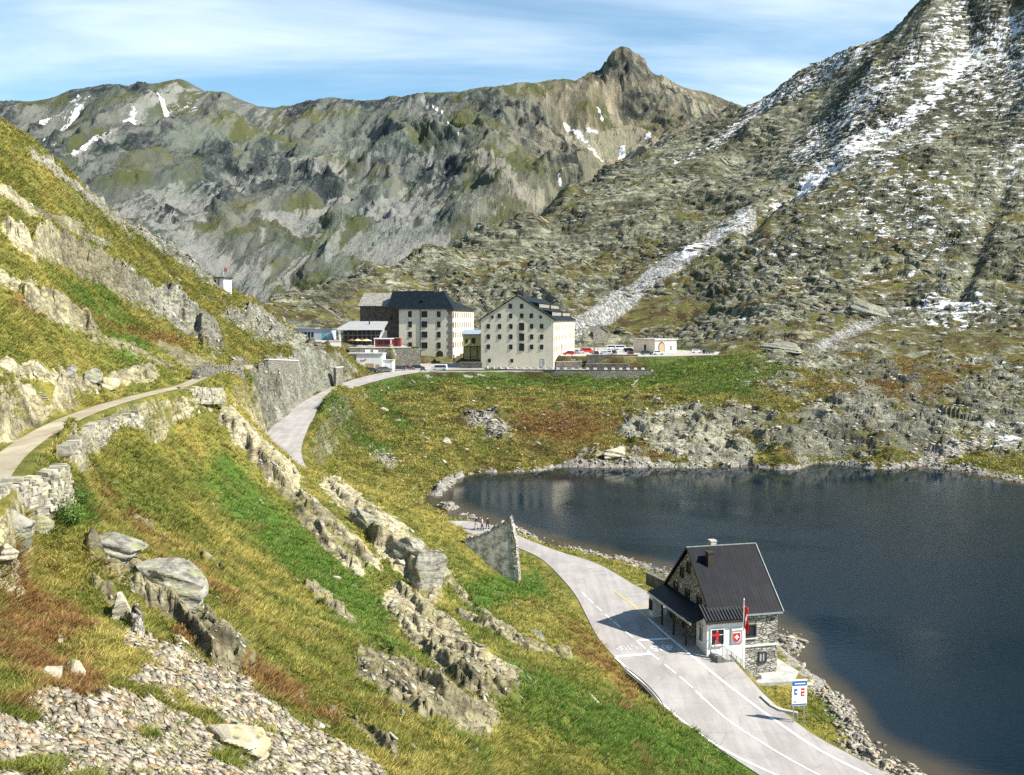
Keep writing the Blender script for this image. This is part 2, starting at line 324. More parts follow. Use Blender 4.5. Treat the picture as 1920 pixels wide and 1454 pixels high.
# level ground under roads and pads
flat = np.zeros_like(Z)
PTH = cat(PATH, 1.0)
PTH = np.c_[PTH, np.interp(np.arange(len(PTH)) / len(PTH), [0, .2, .5, 1], [.7, .65, .55, .7])]
PB = (Y < 290) & (PX < 700)
d, ex = poly_dist(XF[PB], YF[PB], PTH)
w = (1 - sm(0, 1, (d - ex[:, 1] - .4) / np.interp(YF[PB], [40, 75, 100, 150, 220], [.7, .9, 2.0, 8.0, 13.0]))).astype(float)
zz = Z[PB]; Z[PB] = zz * (1 - w) + (ex[:, 0] - .05) * w
ff = flat[PB]; flat[PB] = np.maximum(ff, 1 - sm(.3, 1.2, d - ex[:, 1]))
path_d = np.full(Z.shape, 1e3); path_d[PB] = d - ex[:, 1]
for poly, h, mg in PADS:
    sd = poly_sd(X, Y, poly)
    w = 1 - sm(0, mg, sd)
    Z = Z * (1 - w) + h * w
    flat = np.maximum(flat, w)
RB = (Y < 340) & (PX > 250) & (PX < 2100)
d, ex = poly_dist(XF[RB], YF[RB], ROAD)
mg = np.clip(YF[RB] * .018, .8, 3.5)
w = (1 - sm(0, 1, (d - ex[:, 1] - .25) / mg)).astype(float)
zz = Z[RB]; Z[RB] = zz * (1 - w) + (ex[:, 0] - .06) * w
ff = flat[RB]; flat[RB] = np.maximum(ff, 1 - sm(.3, 1.5, d - ex[:, 1]))
road_d = np.full(Z.shape, 1e3); road_d[RB] = d - ex[:, 1]
Zbase = Z.copy()

# relief
loose = 1 - flat
def rot(a, sx, sy):
    c, s = math.cos(R(a)), math.sin(R(a))
    return (X * c + Y * s) / sx, (-X * s + Y * c) / sy
wn, wb, wf = 1 - sm(110, 170, Y), sm(110, 170, Y) * (1 - sm(340, 460, Y)), sm(340, 460, Y)
lobe = ridged(*(lambda a, b: (a + .25 * n_big, b))(*((X * .62 - Y * .78) / 95, (X * .78 + Y * .62) / 260)), 5, 115, .5)
disp = wf * (lobe - .75) * 6 * sm(45, 90, Zbase) + wn * (fbm(X / 7, Y / 7, 3, 101) * .45 + fbm(X / 1.7, Y / 1.7, 4, 103) * .20) + wb * (fbm(X / 20, Y / 20, 3, 105) * 1.6 + fbm(X / 5, Y / 5, 4, 107) * .75) \
     + wf * (fbm(X / 70, Y / 70, 3, 109) * 7 + fbm(X / 22, Y / 22, 5, 111, .5) * 1.2)
rk = sm(.30, .62, rock + .35 * fbm(X / (2 + Y * .02), Y / (2 + Y * .02), 4, 121))
wx, wy = fbm(X / 6, Y / 6, 3, 131) * .35, fbm(X / 6, Y / 6, 3, 133) * .35
def fc(a, sx, sy, s, tilt, bias=(0, 0)):
    x, y = rot(a, sx, sy)
    return facets(x + wx, y + wy, s, tilt, bias)
f1, e1, c1 = fc(-52, 4.6, 1.9, 201, .9, (-.3, .5)); f2, e2, c2 = fc(-46, 1.5, .55, 211, 1.0)
g1, k1, q1 = fc(-30, 9, 3.6, 221, .9, (0, .4)); g2, k2, q2 = fc(-36, 3.4, 1.5, 231, .9)
h1, j1, p1 = fc(-14, 26, 8.5, 241, 1.0, (0, .5)); h2, j2, p2 = fc(-20, 9, 3.4, 251, 1.0, (0, .3))
def saw(c, w, s):
    q = (X * .74 + Y * .50) / c + w
    f = q - np.floor(q)
    return np.where(f < .10, f / .10, (1 - f) / .90)
near_rock = wn * (saw(3.4, fbm(X / 4, Y / 4, 4, 291) * .5, 0) * .50 + saw(1.15, fbm(X / 1.6, Y / 1.6, 3, 293) * .5, 1) * .15 - .22 + (f1 - .4) * .40 + (f2 - .5) * .15 - .26 * (1 - sm(0, .05, e1)) + fbm(X / .7, Y / .7, 3, 295) * .07)
bas_rock = wb * ((g1 - .4) * 2.3 + (g2 - .5) * 1.0 - .5 * (1 - sm(0, .07, k1)) + .4)
def ledge(st, dipx, dipy, nz_, s):
    q = (Zbase + dipx * X + dipy * Y + nz_) / st
    f = q - np.floor(q)
    return (sm(.38, .72, f) - f) * st
lv = np.clip(.5 + 1.1 * fbm(X / 45, Y / 45, 4, 271), 0, 1.2)
far_rock = wf * (ledge(6.5, .16, .10, n_mid * 3.0 + n_big * 5, 0) * 1.0 * lv + ledge(2.6, .24, -.05, fbm(X / 12, Y / 12, 4, 281) * 2.2, 1) * 1.1 * (1 - .7 * sm(560, 760, Y)) + (h1 - .45) * 1.0 + (h2 - .5) * .7)
bas_rock = bas_rock * .7 + wb * ledge(1.9, .12, .06, fbm(X / 9, Y / 9, 4, 283) * 1.6, 2) * .7
wet = sm(-.6, .5, Zbase)                      # lake bed stays smooth
Z = Zbase + loose * wet * (disp - gully + cliff + rk * (near_rock + bas_rock + far_rock * (1 - .85 * np.clip(scree, 0, 1))))
Z = np.where((Zbase < -.05) & (Z > -.05), -.05 + (Z + .05) * .15, Z)
# keep slope grass from lapping over the road
lim = np.where(road_d < 2.5, 1, 0)
pale = np.clip(blob(1250, 800, 110, 55, 0, 190, 330) + blob(1400, 800, 140, 50, 0, 190, 330) * .8 + blob(1560, 640, 120, 40, 0, 250, 420) * .7 + blob(1640, 580, 60, 30, 0, 300, 480) + wn * .30 + blob(1150, 855, 60, 20, 0, 190, 300), 0, 1)

def grid_mesh(name, X, Y, Z, attrs, mat):
    nv, nu = X.shape
    me = bpy.data.meshes.new(name)
    n = nu * nv
    co = np.stack([X, Y, Z], -1).astype(np.float32).ravel()
    i = np.arange(n).reshape(nv, nu)
    q = np.stack([i[:-1, :-1], i[:-1, 1:], i[1:, 1:], i[1:, :-1]], -1).reshape(-1, 4)
    me.vertices.add(n); me.vertices.foreach_set('co', co)
    me.loops.add(q.size); me.loops.foreach_set('vertex_index', q.ravel().astype(np.int32))
    me.polygons.add(len(q)); me.polygons.foreach_set('loop_start', np.arange(0, q.size, 4, dtype=np.int32))
    me.update(calc_edges=True)
    for k, (a, b, c, d) in attrs.items():
        at = me.attributes.new(k, 'FLOAT_COLOR', 'POINT')
        v = np.stack([np.broadcast_to(np.asarray(t, np.float32), X.shape) for t in (a, b, c, d)], -1)
        at.data.foreach_set('color', np.ascontiguousarray(v, np.float32).ravel())
    me.materials.append(mat)
    o = bpy.data.objects.new(name, me); COL.objects.link(o)
    return o
def sample(A, x, y):
    """bilinear look-up of a ground grid at world points"""
    x, y = np.asarray(x, float), np.asarray(y, float)
    a = (x / y - U0) / (U1 - U0) * (NU - 1); b = np.interp(np.log(y), vv, np.arange(NV))
    a, b = np.clip(a, 0, NU - 1.001), np.clip(b, 0, NV - 1.001)
    i, j = a.astype(int), b.astype(int)
    a, b = a - i, b - j
    return (A[j, i] * (1 - a) + A[j, i + 1] * a) * (1 - b) + (A[j + 1, i] * (1 - a) + A[j + 1, i + 1] * a) * b
def gz(x, y): return float(sample(Z, x, y))
def hit(px, py, y0=16.0, y1=1200.0):
    """first ground point met by the sight line through a photo position"""
    u, t = ray(px, py)
    ys = np.exp(np.linspace(math.log(y0), math.log(y1), 2500))
    h = sample(Z, u * ys, ys) - (CAMZ + t * ys)
    k = int(np.argmax(h > 0))
    return (u * ys[k], ys[k], CAMZ + t * ys[k])

# ---------------------------------------------------------------- far mountain
mp = []
def mc(px, py, Yd): u, t = ray(px, py); mp.append((u, Yd, t))
RIDGE = [(-500, 260), (-300, 230), (-120, 205), (0, 194), (50, 193), (95, 186), (140, 170), (185, 166), (230, 165), (272, 173), (305, 163), (335, 157), (365, 165), (400, 174), (450, 190), (520, 201), (570, 196), (620, 190), (700, 188), (780, 183), (830, 176), (880, 172), (920, 168), (990, 161),
         (1050, 155), (1090, 150), (1118, 141), (1128, 124), (1141, 111), (1153, 97), (1161, 93), (1172, 100), (1190, 103), (1203, 117), (1218, 130), (1234, 141), (1262, 152), (1292, 166), (1340, 188), (1380, 211), (1415, 222), (1500, 260), (1650, 330), (1900, 420), (2300, 500)]
for a in RIDGE:
    mc(a[0], a[1], 2000); mc(a[0], a[1] + 70, 2200); mc(a[0], a[1] + 260, 2700)
for a in ((500, 548, 930), (420, 560, 950), (620, 515, 980), (700, 482, 1010), (800, 450, 1040), (900, 428, 1070), (1060, 365, 1180), (300, 480, 980), (200, 385, 1120), (400, 400, 1180), (600, 400, 1260), (800, 340, 1380), (900, 255, 1540),
           (1000, 320, 1330), (1100, 335, 1270), (1150, 285, 1640), (1240, 250, 1700), (1000, 215, 1780), (1320, 250, 1500), (285, 195, 1760), (240, 235, 1540), (190, 282, 1370), (155, 315, 1270), (330, 225, 1680), (330, 270, 1520), (100, 255, 1760), (60, 285, 1640), (470, 290, 1580), (470, 335, 1390), (590, 292, 1600), (590, 340, 1410), (690, 275, 1720), (820, 250, 1640), (780, 300, 1480), (620, 270, 1720), (480, 250, 1740), (760, 250, 1650), (850, 210, 1800),
          (700, 240, 1800), (930, 330, 1260), (860, 290, 1470), (930, 275, 1420), (1010, 312, 1310), (1080, 338, 1230), (1060, 255, 1760),  (760, 370, 1330), (60, 235, 1800), (0, 300, 1560), (-300, 330, 1500), (-300, 500, 1000), (0, 500, 980), (1160, 165, 1900), (1100, 200, 1830), (1220, 180, 1880), (1500, 330, 1500), (1900, 480, 1500), (2300, 540, 1500), (1300, 330, 1150), (1700, 450, 1150)):
    mc(*a)
for px in (-500, -100, 300, 700, 1100, 1500, 1900, 2300): mc(px, 640, 780)
mT = rbf(mp, .03)
MU, MV = 1050, 460
mu, mv = np.meshgrid(np.linspace(-.74, .70, MU), np.linspace(math.log(800), math.log(2900), MV))
mY = np.exp(mv); mX = mu * mY
mt = mT(mu, mv)
mZ = (CAMZ + mt * mY).astype(float)
MPX, MPY = proj(mX, mY, mZ)
gw = fbm(mX / 260, mY / 260, 4, 301)
lowm = sm(70, 260, mZ)
# gullies that run down towards the viewer, ribs between them
gl = ridged(mX / 135 + gw * .7, mY / 900 + gw * .3, 6, 311, .56)
rb_ = ridged(mX / 60 + gw * .5, mY / 110 + gw * .4, 6, 321, .6)
def mstreak(pl, w):
    d, _ = poly_dist(MPX.astype(np.float32), MPY.astype(np.float32), np.array([(a, b, 0) for a, b in pl], float))
    return np.exp(-(d / w) ** 2)
def mblob(x, y, rx, ry): return np.exp(-(((MPX - x) / rx) ** 2 + ((MPY - y) / ry) ** 2))
pk = mblob(1165, 130, 66, 34) * .8
crag = mx(pk * 1.2, mstreak([(0, 205), (60, 235), (100, 290)], 35) * .7, mstreak([(330, 240), (230, 290), (160, 330)], 30) * .8, mstreak([(400, 285), (420, 350), (500, 330), (610, 350)], 38), mstreak([(690, 265), (760, 300), (840, 330)], 36), mstreak([(640, 370), (740, 400)], 30) * .8,
          mstreak([(900, 205), (960, 225), (1000, 255), (1060, 300), (1090, 325)], 26) * 1.1, mstreak([(840, 190), (760, 200), (640, 200), (540, 205)], 14) * .8, mstreak([(140, 175), (230, 172), (290, 190)], 16) * .8, mblob(1200, 195, 60, 25) * .8, mstreak([(1230, 160), (1300, 190), (1370, 215)], 18) * .8, mstreak([(1290, 240), (1340, 225)], 22) * .6,
          mblob(520, 420, 60, 25) * .6, mblob(900, 340, 30, 30) * .5, mblob(300, 400, 60, 40) * .5) 
crag = np.clip(crag + .45 * fbm(mX / 110, mY / 110, 5, 331, .55) + .14, 0, 1)
mf, me_, mcv = facets(mX / 26 + gw * .8, mY / 60 + gw * .6, 341, 1.0, (0, .4))
back = 1 - sm(2020, 2150, mY)
mZ = mZ + (.35 + .65 * back) * ((gl - .75) * (8 + 12 * lowm) * (1 - .6 * mblob(1150, 275, 110, 38)) + crag * ((rb_ - .8) * 9 + (mf - .5) * 3.5) + fbm(mX / 22, mY / 30, 6, 361, .68) * 3.2) * (1 - .7 * np.exp(-((mY - 2000) / 150) ** 2)) + pk * ((facets(mX / 26, mY / 60, 345, 1.2)[0] - .5) * 16 + (ridged(mX / 42 + .2 * mY / 60, mY / 160, 5, 347, .6) - 1.15) * 15)
msnow = mx(mblob(362, 188, 30, 20) * .58, mstreak([(298, 195), (318, 220)], 6), mstreak([(130, 205), (95, 240), (80, 250)], 9) * .7, mstreak([(150, 200), (90, 280)], 30) * .45, mstreak([(250, 225), (140, 315)], 10) * .66, mblob(1167, 285, 8, 18) * .9, mblob(1216, 265, 6, 10) * .8, mblob(1112, 258, 18, 8) * .7, mblob(1210, 295, 6, 8) * .7,
           mblob(1245, 245, 10, 14) * .55, mstreak([(1120, 200), (1130, 225)], 5) * .6, mstreak([(1060, 245), (1130, 300)], 7) * .6, mblob(735, 345, 12, 12) * .6, mblob(1125, 148, 10, 5) * .6, mstreak([(810, 200), (860, 265)], 3) * .55, mblob(1050, 350, 12, 12) * .4)
mpale = mx(mblob(1150, 275, 110, 35), mstreak([(310, 430), (400, 500), (470, 540)], 45) * .85, mstreak([(640, 430), (620, 500)], 20) * .7, mstreak([(900, 290), (960, 370), (1010, 390)], 22) * .7, mstreak([(330, 170), (240, 235), (150, 312)], 14) * .8, mstreak([(500, 370), (490, 480)], 9) * .5, mblob(620, 320, 110, 40) * .6,
           mstreak([(780, 170), (850, 270), (940, 370)], 9) * .55, mstreak([(840, 340), (800, 430)], 20) * .6, mblob(880, 400, 90, 30) * .5, mstreak([(1290, 170), (1000, 175)], 40) * .3)
mpale = mx(mpale, (1 - sm(.45, .75, gl)) * (1 - sm(150, 330, mZ)) * .75, (1 - sm(.35, .55, gl)) * .45)
mgreen = mx(mblob(930, 320, 70, 70) * .9, mblob(430, 245, 110, 35) * .8, mblob(560, 450, 90, 40) * .5, mblob(880, 350, 60, 40) * .7, mblob(1090, 240, 70, 20) * .5, .5 + .6 * fbm(mX / 120, mY / 120, 4, 371))
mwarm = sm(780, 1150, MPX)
# ---------------------------------------------------------------- node helpers
class NT:
    def __init__(s, name, world=None):
        s.m = world or bpy.data.materials.new(name)
        s.m.use_nodes = True
        s.t = s.m.node_tree
        s.t.nodes.clear()
    def n(s, kind, props=None, **ins):
        nd = s.t.nodes.new(kind)
        for k, v in (props or {}).items(): setattr(nd, k, v)
        for k, v in ins.items():
            key = int(k[1:]) if k[0] == 'i' and k[1:].isdigit() else k.replace('_', ' ')
            s.put(nd.inputs[key], v)
        return nd
    def put(s, sock, v):
        if isinstance(v, bpy.types.NodeSocket): s.t.links.new(v, sock)
        elif isinstance(v, bpy.types.Node): s.t.links.new(v.outputs[0], sock)
        else:
            if isinstance(v, (tuple, list)) and len(v) == 3 and sock.type == 'RGBA': v = (*v, 1)
            sock.default_value = v
    def math(s, op, a, b=0.0, clamp=False):
        return s.n('ShaderNodeMath', {'operation': op, 'use_clamp': clamp}, i0=a, i1=b).outputs[0]
    def mix(s, f, a, b, mode='MIX'):
        nd = s.n('ShaderNodeMix', {'data_type': 'RGBA', 'blend_type': mode, 'clamp_factor': True})
        s.put(nd.inputs[0], f); s.put(nd.inputs[6], a); s.put(nd.inputs[7], b)
        return nd.outputs[2]
    def ss(s, x, a, b, lo=0.0, hi=1.0):
        nd = s.n('ShaderNodeMapRange', {'interpolation_type': 'SMOOTHSTEP'}, i0=x, i1=a, i2=b, i3=lo, i4=hi)
        return nd.outputs[0]
    def noise(s, vec, scale, detail=8, rough=.6, dist=0.0, out=0):
        return s.n('ShaderNodeTexNoise', None, Vector=vec, Scale=scale, Detail=detail, Roughness=rough, Distortion=dist).outputs[out]
    def vor(s, vec, scale, feature='F1', out=0, rand=1.0):
        return s.n('ShaderNodeTexVoronoi', {'feature': feature}, Vector=vec, Scale=scale, Randomness=rand).outputs[out]
    def map(s, vec, rot=(0, 0, 0), scale=(1, 1, 1), loc=(0, 0, 0)):
        return s.n('ShaderNodeMapping', None, Vector=vec, Location=loc, Rotation=rot, Scale=scale).outputs[0]
    def ramp(s, f, stops):
        nd = s.n('ShaderNodeValToRGB', None, Fac=f)
        e = nd.color_ramp.elements
        while len(e) < len(stops): e.new(.5)
        for k, (p, c) in enumerate(stops): e[k].position = p; e[k].color = (*c, 1) if len(c) == 3 else c
        return nd.outputs[0]
    def attr(s, name):
        nd = s.n('ShaderNodeAttribute', {'attribute_name': name})
        sp = s.n('ShaderNodeSeparateColor', None, Color=nd.outputs[0])
        return sp.outputs[0], sp.outputs[1], sp.outputs[2], nd.outputs[3]
    def pos(s): return s.n('ShaderNodeNewGeometry').outputs[0]
    def obj(s): return s.n('ShaderNodeTexCoord').outputs[3]
    def bump(s, h, strength=.5, dist=.1, normal=None):
        nd = s.n('ShaderNodeBump', None, Height=h, Strength=strength, Distance=dist)
        if normal is not None: s.put(nd.inputs['Normal'], normal)
        return nd.outputs[0]
    def out(s, color, rough=.8, normal=None, metal=0.0, spec=.3, **kw):
        b = s.n('ShaderNodeBsdfPrincipled', None, Base_Color=color, Roughness=rough, Metallic=metal)
        b.inputs['Specular IOR Level'].default_value = spec if not isinstance(spec, bpy.types.NodeSocket) else .3
        if normal is not None: s.put(b.inputs['Normal'], normal)
        for k, v in kw.items(): s.put(b.inputs[k.replace('_', ' ')], v)
        s.n('ShaderNodeOutputMaterial', None, Surface=b.outputs[0])
        return s.m

def terrain_mat():
    s = NT('alpine ground')
    p = s.pos()
    rock, lush, rust, snow = s.attr('A')
    scree, gold, shal, far = s.attr('B')
    nz = s.n('ShaderNodeSeparateXYZ', None, Vector=s.n('ShaderNodeNewGeometry').outputs[1]).outputs[2]
    n1 = s.noise(p, .16, 12, .68)
    n2 = s.noise(p, 1.1, 10, .7)
    n3 = s.noise(p, .045, 12, .66, .4)
    st = s.map(p, (R(8), R(-14), R(22)), (.05, .33, .62))
    n4 = s.noise(st, 1.0, 10, .68, .6)                        # strata, long thin
    fine = s.mix(far, n2, n1)
    # grass
    g = s.mix(s.ss(s.math('ADD', gold, s.math('MULTIPLY', s.math('SUBTRACT', fine, .5), 2.6)), .25, .95), (.112, .120, .024), (.250, .205, .048))
    g = s.mix(s.ss(s.math('ADD', lush, s.math('MULTIPLY', s.math('SUBTRACT', n2, .5), 2.6)), .38, .95), g, (.066, .128, .018))
    g = s.mix(s.ss(s.math('ADD', rust, s.math('MULTIPLY', s.math('SUBTRACT', fine, .5), 2.4)), .40, .95), g, (.170, .088, .030))
    g = s.mix(s.ss(s.noise(s.map(p, loc=(9, 4, 2)), .7, 9, .72), .50, .66, 0, .7), g, (.045, .046, .012))
    g = s.mix(s.math('MULTIPLY', far, .45), g, (.13, .115, .05))
    g = s.mix(s.math('MULTIPLY', s.ss(far, .12, .4), s.ss(s.noise(s.map(p, loc=(5, 2, 7)), .11, 10, .68), .47, .58, 0, .85)), g, (.060, .036, .020))
    # rock
    rc = s.ramp(s.mix(.5, n4, fine), [(.33, (.04, .038, .036)), (.44, (.15, .145, .128)), (.53, (.32, .31, .27)), (.66, (.55, .54, .47))])
    n6 = s.noise(s.map(p, (R(5), R(-10), R(-22)), (.045, .16, .42)), 1.0, 12, .7, .3)
    rcf = s.ramp(s.mix(.55, n1, n6), [(.40, (.028, .030, .026)), (.485, (.125, .125, .10)), (.57, (.40, .39, .31)), (.66, (.60, .58, .48))])
    rc = s.mix(s.math('MULTIPLY', far, .85), rc, rcf)
    rc = s.mix(s.ss(s.noise(p, .55, 8, .7), .50, .66, 0, .5), rc, (.32, .335, .155))
    rc = s.mix(s.ss(s.noise(s.map(p, loc=(31, 7, 3)), .3, 6, .6), .56, .7, 0, .4), rc, (.17, .12, .075))
    wv = s.n('ShaderNodeVectorMath', {'operation': 'ADD'}, i0=st, i1=s.n('ShaderNodeVectorMath', {'operation': 'SCALE'}, i0=s.noise(p, .8, 4, .6, out=1), Scale=.9).outputs[0]).outputs[0]
    crack = s.ss(s.vor(wv, 2.6, 'DISTANCE_TO_EDGE'), 0.0, .06)
    rc = s.mix(s.math('MULTIPLY', s.math('SUBTRACT', 1.0, crack), .45), rc, (.03, .028, .026))
    # loose stone
    vc = s.vor(p, 7.0, 'F1', 1)
    sc = s.mix(s.n('ShaderNodeSeparateColor', None, Color=vc).outputs[0], (.20, .185, .165), (.50, .475, .42))
    sc = s.mix(s.ss(s.vor(p, 7.0, 'DISTANCE_TO_EDGE'), 0, .16, .8, 0), sc, (.06, .05, .042))
    sc = s.mix(far, sc, s.mix(s.ss(s.noise(s.map(p, (0, 0, R(40)), (.9, .16, .3)), 1.0, 9, .72), .42, .60), (.17, .165, .15), (.56, .55, .51)))
    rc = s.mix(s.math('MULTIPLY', s.math('SUBTRACT', 1.0, shal), s.math('MULTIPLY', far, .8)), rc, s.mix(1.0, rc, (.88, .90, .80), 'MULTIPLY'))
    rc = s.mix(shal, rc, s.mix(1.0, rc, (1.30, 1.27, 1.14), 'MULTIPLY'))
    rc = s.mix(s.ss(far, .25, .0), rc, s.mix(1.0, rc, (1.22, 1.12, .88), 'MULTIPLY'))
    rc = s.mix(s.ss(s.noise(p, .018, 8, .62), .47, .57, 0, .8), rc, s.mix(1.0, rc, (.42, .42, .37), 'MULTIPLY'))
    midw = s.math('MULTIPLY', s.ss(far, .1, .3), 1.6)
    rm = s.math('ADD', rock, s.math('ADD', s.math('MULTIPLY', s.math('SUBTRACT', fine, .5), s.math('ADD', midw, 1.5)), s.math('MULTIPLY', s.math('SUBTRACT', n4, .5), .9)))
    rm = s.math('ADD', rm, s.mix(far, s.ss(nz, .62, .38, 0, .6), s.ss(nz, .80, .5, 0, .5)))
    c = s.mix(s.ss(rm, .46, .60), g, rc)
    c = s.mix(s.ss(s.math('ADD', scree, s.math('MULTIPLY', s.math('SUBTRACT', n2, .5), 1.3)), .44, .58), c, sc)
    # wet stony lake bed
    sn = s.math('ADD', snow, s.math('ADD', s.math('MULTIPLY', s.math('SUBTRACT', n4, .5), 2.6), s.math('MULTIPLY', s.math('SUBTRACT', n1, .5), 2.2)))
    sm_ = s.math('MULTIPLY', s.ss(sn, .62, .70), s.ss(snow, .03, .18))
    c = s.mix(sm_, c, (.80, .82, .86))
    hgt = s.math('ADD', s.math('MULTIPLY', s.mix(.5, n4, fine), 1.0), s.math('MULTIPLY', crack, .12))
    bd = s.n('ShaderNodeMapRange', None, i0=far, i1=0., i2=1., i3=.55, i4=5.0).outputs[0]
    return s.out(c, .92, s.bump(hgt, .8, bd), spec=.15)

def mountain_mat():
    s = NT('far mountain rock')
    p = s.pos()
    crag, green, pale, snow = s.attr('A')
    warm, gul, _, _ = s.attr('B')
    n1 = s.noise(p, .028, 14, .74)
    n2 = s.noise(s.map(p, scale=(1.6, .22, .30)), .05, 14, .74, .3)
    n3 = s.noise(p, .006, 8, .6)
    mixn = s.mix(.5, n1, n2)
    dk = s.ramp(mixn, [(.40, (.014, .018, .022)), (.50, (.050, .060, .060)), (.60, (.19, .20, .175))])
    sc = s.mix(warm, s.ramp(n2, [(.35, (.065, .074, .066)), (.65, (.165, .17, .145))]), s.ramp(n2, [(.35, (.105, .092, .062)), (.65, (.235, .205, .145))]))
    gr = s.mix(n2, (.055, .070, .034), (.13, .125, .05))
    c = s.mix(s.ss(s.math('ADD', green, s.math('MULTIPLY', s.math('SUBTRACT', mixn, .5), 1.6)), .35, .75), sc, gr)
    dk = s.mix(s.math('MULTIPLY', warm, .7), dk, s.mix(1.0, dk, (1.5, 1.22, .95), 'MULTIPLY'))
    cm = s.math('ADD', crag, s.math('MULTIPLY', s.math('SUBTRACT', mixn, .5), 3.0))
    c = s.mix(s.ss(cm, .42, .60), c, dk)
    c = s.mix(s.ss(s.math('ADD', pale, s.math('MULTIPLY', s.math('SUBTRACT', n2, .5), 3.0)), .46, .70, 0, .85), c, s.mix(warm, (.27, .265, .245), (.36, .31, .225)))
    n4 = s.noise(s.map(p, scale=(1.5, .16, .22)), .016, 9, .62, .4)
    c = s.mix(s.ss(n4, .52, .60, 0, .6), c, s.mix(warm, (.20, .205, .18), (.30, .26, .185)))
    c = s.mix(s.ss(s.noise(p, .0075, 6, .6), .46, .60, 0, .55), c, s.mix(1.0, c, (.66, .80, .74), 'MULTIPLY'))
    sn = s.math('ADD', snow, s.math('MULTIPLY', s.math('SUBTRACT', mixn, .5), 3.6))
    c = s.mix(s.math('MULTIPLY', s.ss(sn, .52, .6), s.ss(snow, .04, .2)), c, (.80, .82, .86))
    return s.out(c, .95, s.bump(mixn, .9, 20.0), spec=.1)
# ---------------------------------------------------------------- camera, sun, sky
cam = bpy.data.cameras.new('camera'); co = bpy.data.objects.new('camera', cam); COL.objects.link(co)
cam.sensor_width = 36; cam.lens = 36 * F / 1920; cam.clip_start = .5; cam.clip_end = 20000
co.location = (0, 0, CAMZ); co.rotation_euler = (R(90) - PIT, 0, 0)
S.camera = co
SUN_EL = 43.0
sd = Vector((.955, -.297, 0)).normalized()
to_sun = Vector((sd.x * math.cos(R(SUN_EL)), sd.y * math.cos(R(SUN_EL)), math.sin(R(SUN_EL))))
sl = bpy.data.lights.new('sun', 'SUN'); sl.energy = 5.0; sl.angle = R(.5); sl.color = (1, .945, .845)
so = bpy.data.objects.new('sun', sl); COL.objects.link(so)
so.rotation_euler = (-to_sun).to_track_quat('-Z', 'Y').to_euler()
so.location = (0, 0, 500)
wd = bpy.data.worlds.new('World'); S.world = wd
s = NT('', wd)
sky = s.n('ShaderNodeTexSky', {'sky_type': 'NISHITA', 'sun_disc': False, 'sun_elevation': R(SUN_EL), 'sun_rotation': math.atan2(sd.x, sd.y), 'altitude': 2400, 'air_density': 1.2, 'dust_density': .6, 'ozone_density': 1.6})
dirv = s.n('ShaderNodeTexCoord').outputs[0]
sx = s.n('ShaderNodeSeparateXYZ', None, Vector=dirv)
h = s.math('ADD', s.math('MAXIMUM', sx.outputs[2], 0.0), .16)
flatv = s.n('ShaderNodeCombineXYZ', None, X=s.math('DIVIDE', sx.outputs[0], h), Y=s.math('DIVIDE', sx.outputs[1], h), Z=0.0).outputs[0]
ca = s.noise(s.map(flatv, (0, 0, R(24)), (.55, 2.1, 1), (2.3, .6, 0)), 1.0, 9, .58, .5)
cbn = s.noise(s.map(flatv, (0, 0, R(-10)), (.30, .5, 1), (5, 1, 0)), 1.0, 5, .55)
cl = s.ss(s.math('ADD', s.math('MULTIPLY', ca, .62), s.math('MULTIPLY', cbn, .5)), .44, .72, 0, .85)
skc = s.mix(1.0, sky.outputs[0], (.80, 1.06, 1.12), 'MULTIPLY')
low_ = s.ss(sx.outputs[2], .75, .30)
cl = s.math('MULTIPLY', s.math('ADD', s.math('MULTIPLY', cl, .80), .06), low_)
colr = s.mix(cl, s.mix(1.0, skc, (1.5, 1.55, 1.45), 'MULTIPLY'), (11.5, 12.6, 13.6))
bg = s.n('ShaderNodeBackground', None, Color=colr, Strength=.056)
s.n('ShaderNodeOutputWorld', None, Surface=bg.outputs[0])
S.view_settings.view_transform = 'Standard'; S.view_settings.look = 'None'; S.view_settings.gamma = 1; S.view_settings.exposure = 1.0
S.cycles.max_bounces = 5; S.cycles.diffuse_bounces = 2; S.cycles.glossy_bounces = 3; S.cycles.transmission_bounces = 3
S.cycles.use_adaptive_sampling = True; S.cycles.adaptive_threshold = .02
S.cycles.use_denoising = False

# ---------------------------------------------------------------- ground, mountain, lake
far_w = sm(90, 420, Y)
ground = grid_mesh('hillside', X, Y, Z, {'A': (rock, lush, rust, snow), 'B': (scree, gold, pale, far_w)}, terrain_mat())
ground['kind'] = 'structure'
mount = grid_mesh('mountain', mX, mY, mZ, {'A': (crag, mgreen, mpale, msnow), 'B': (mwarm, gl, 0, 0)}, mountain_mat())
mount['kind'] = 'structure'

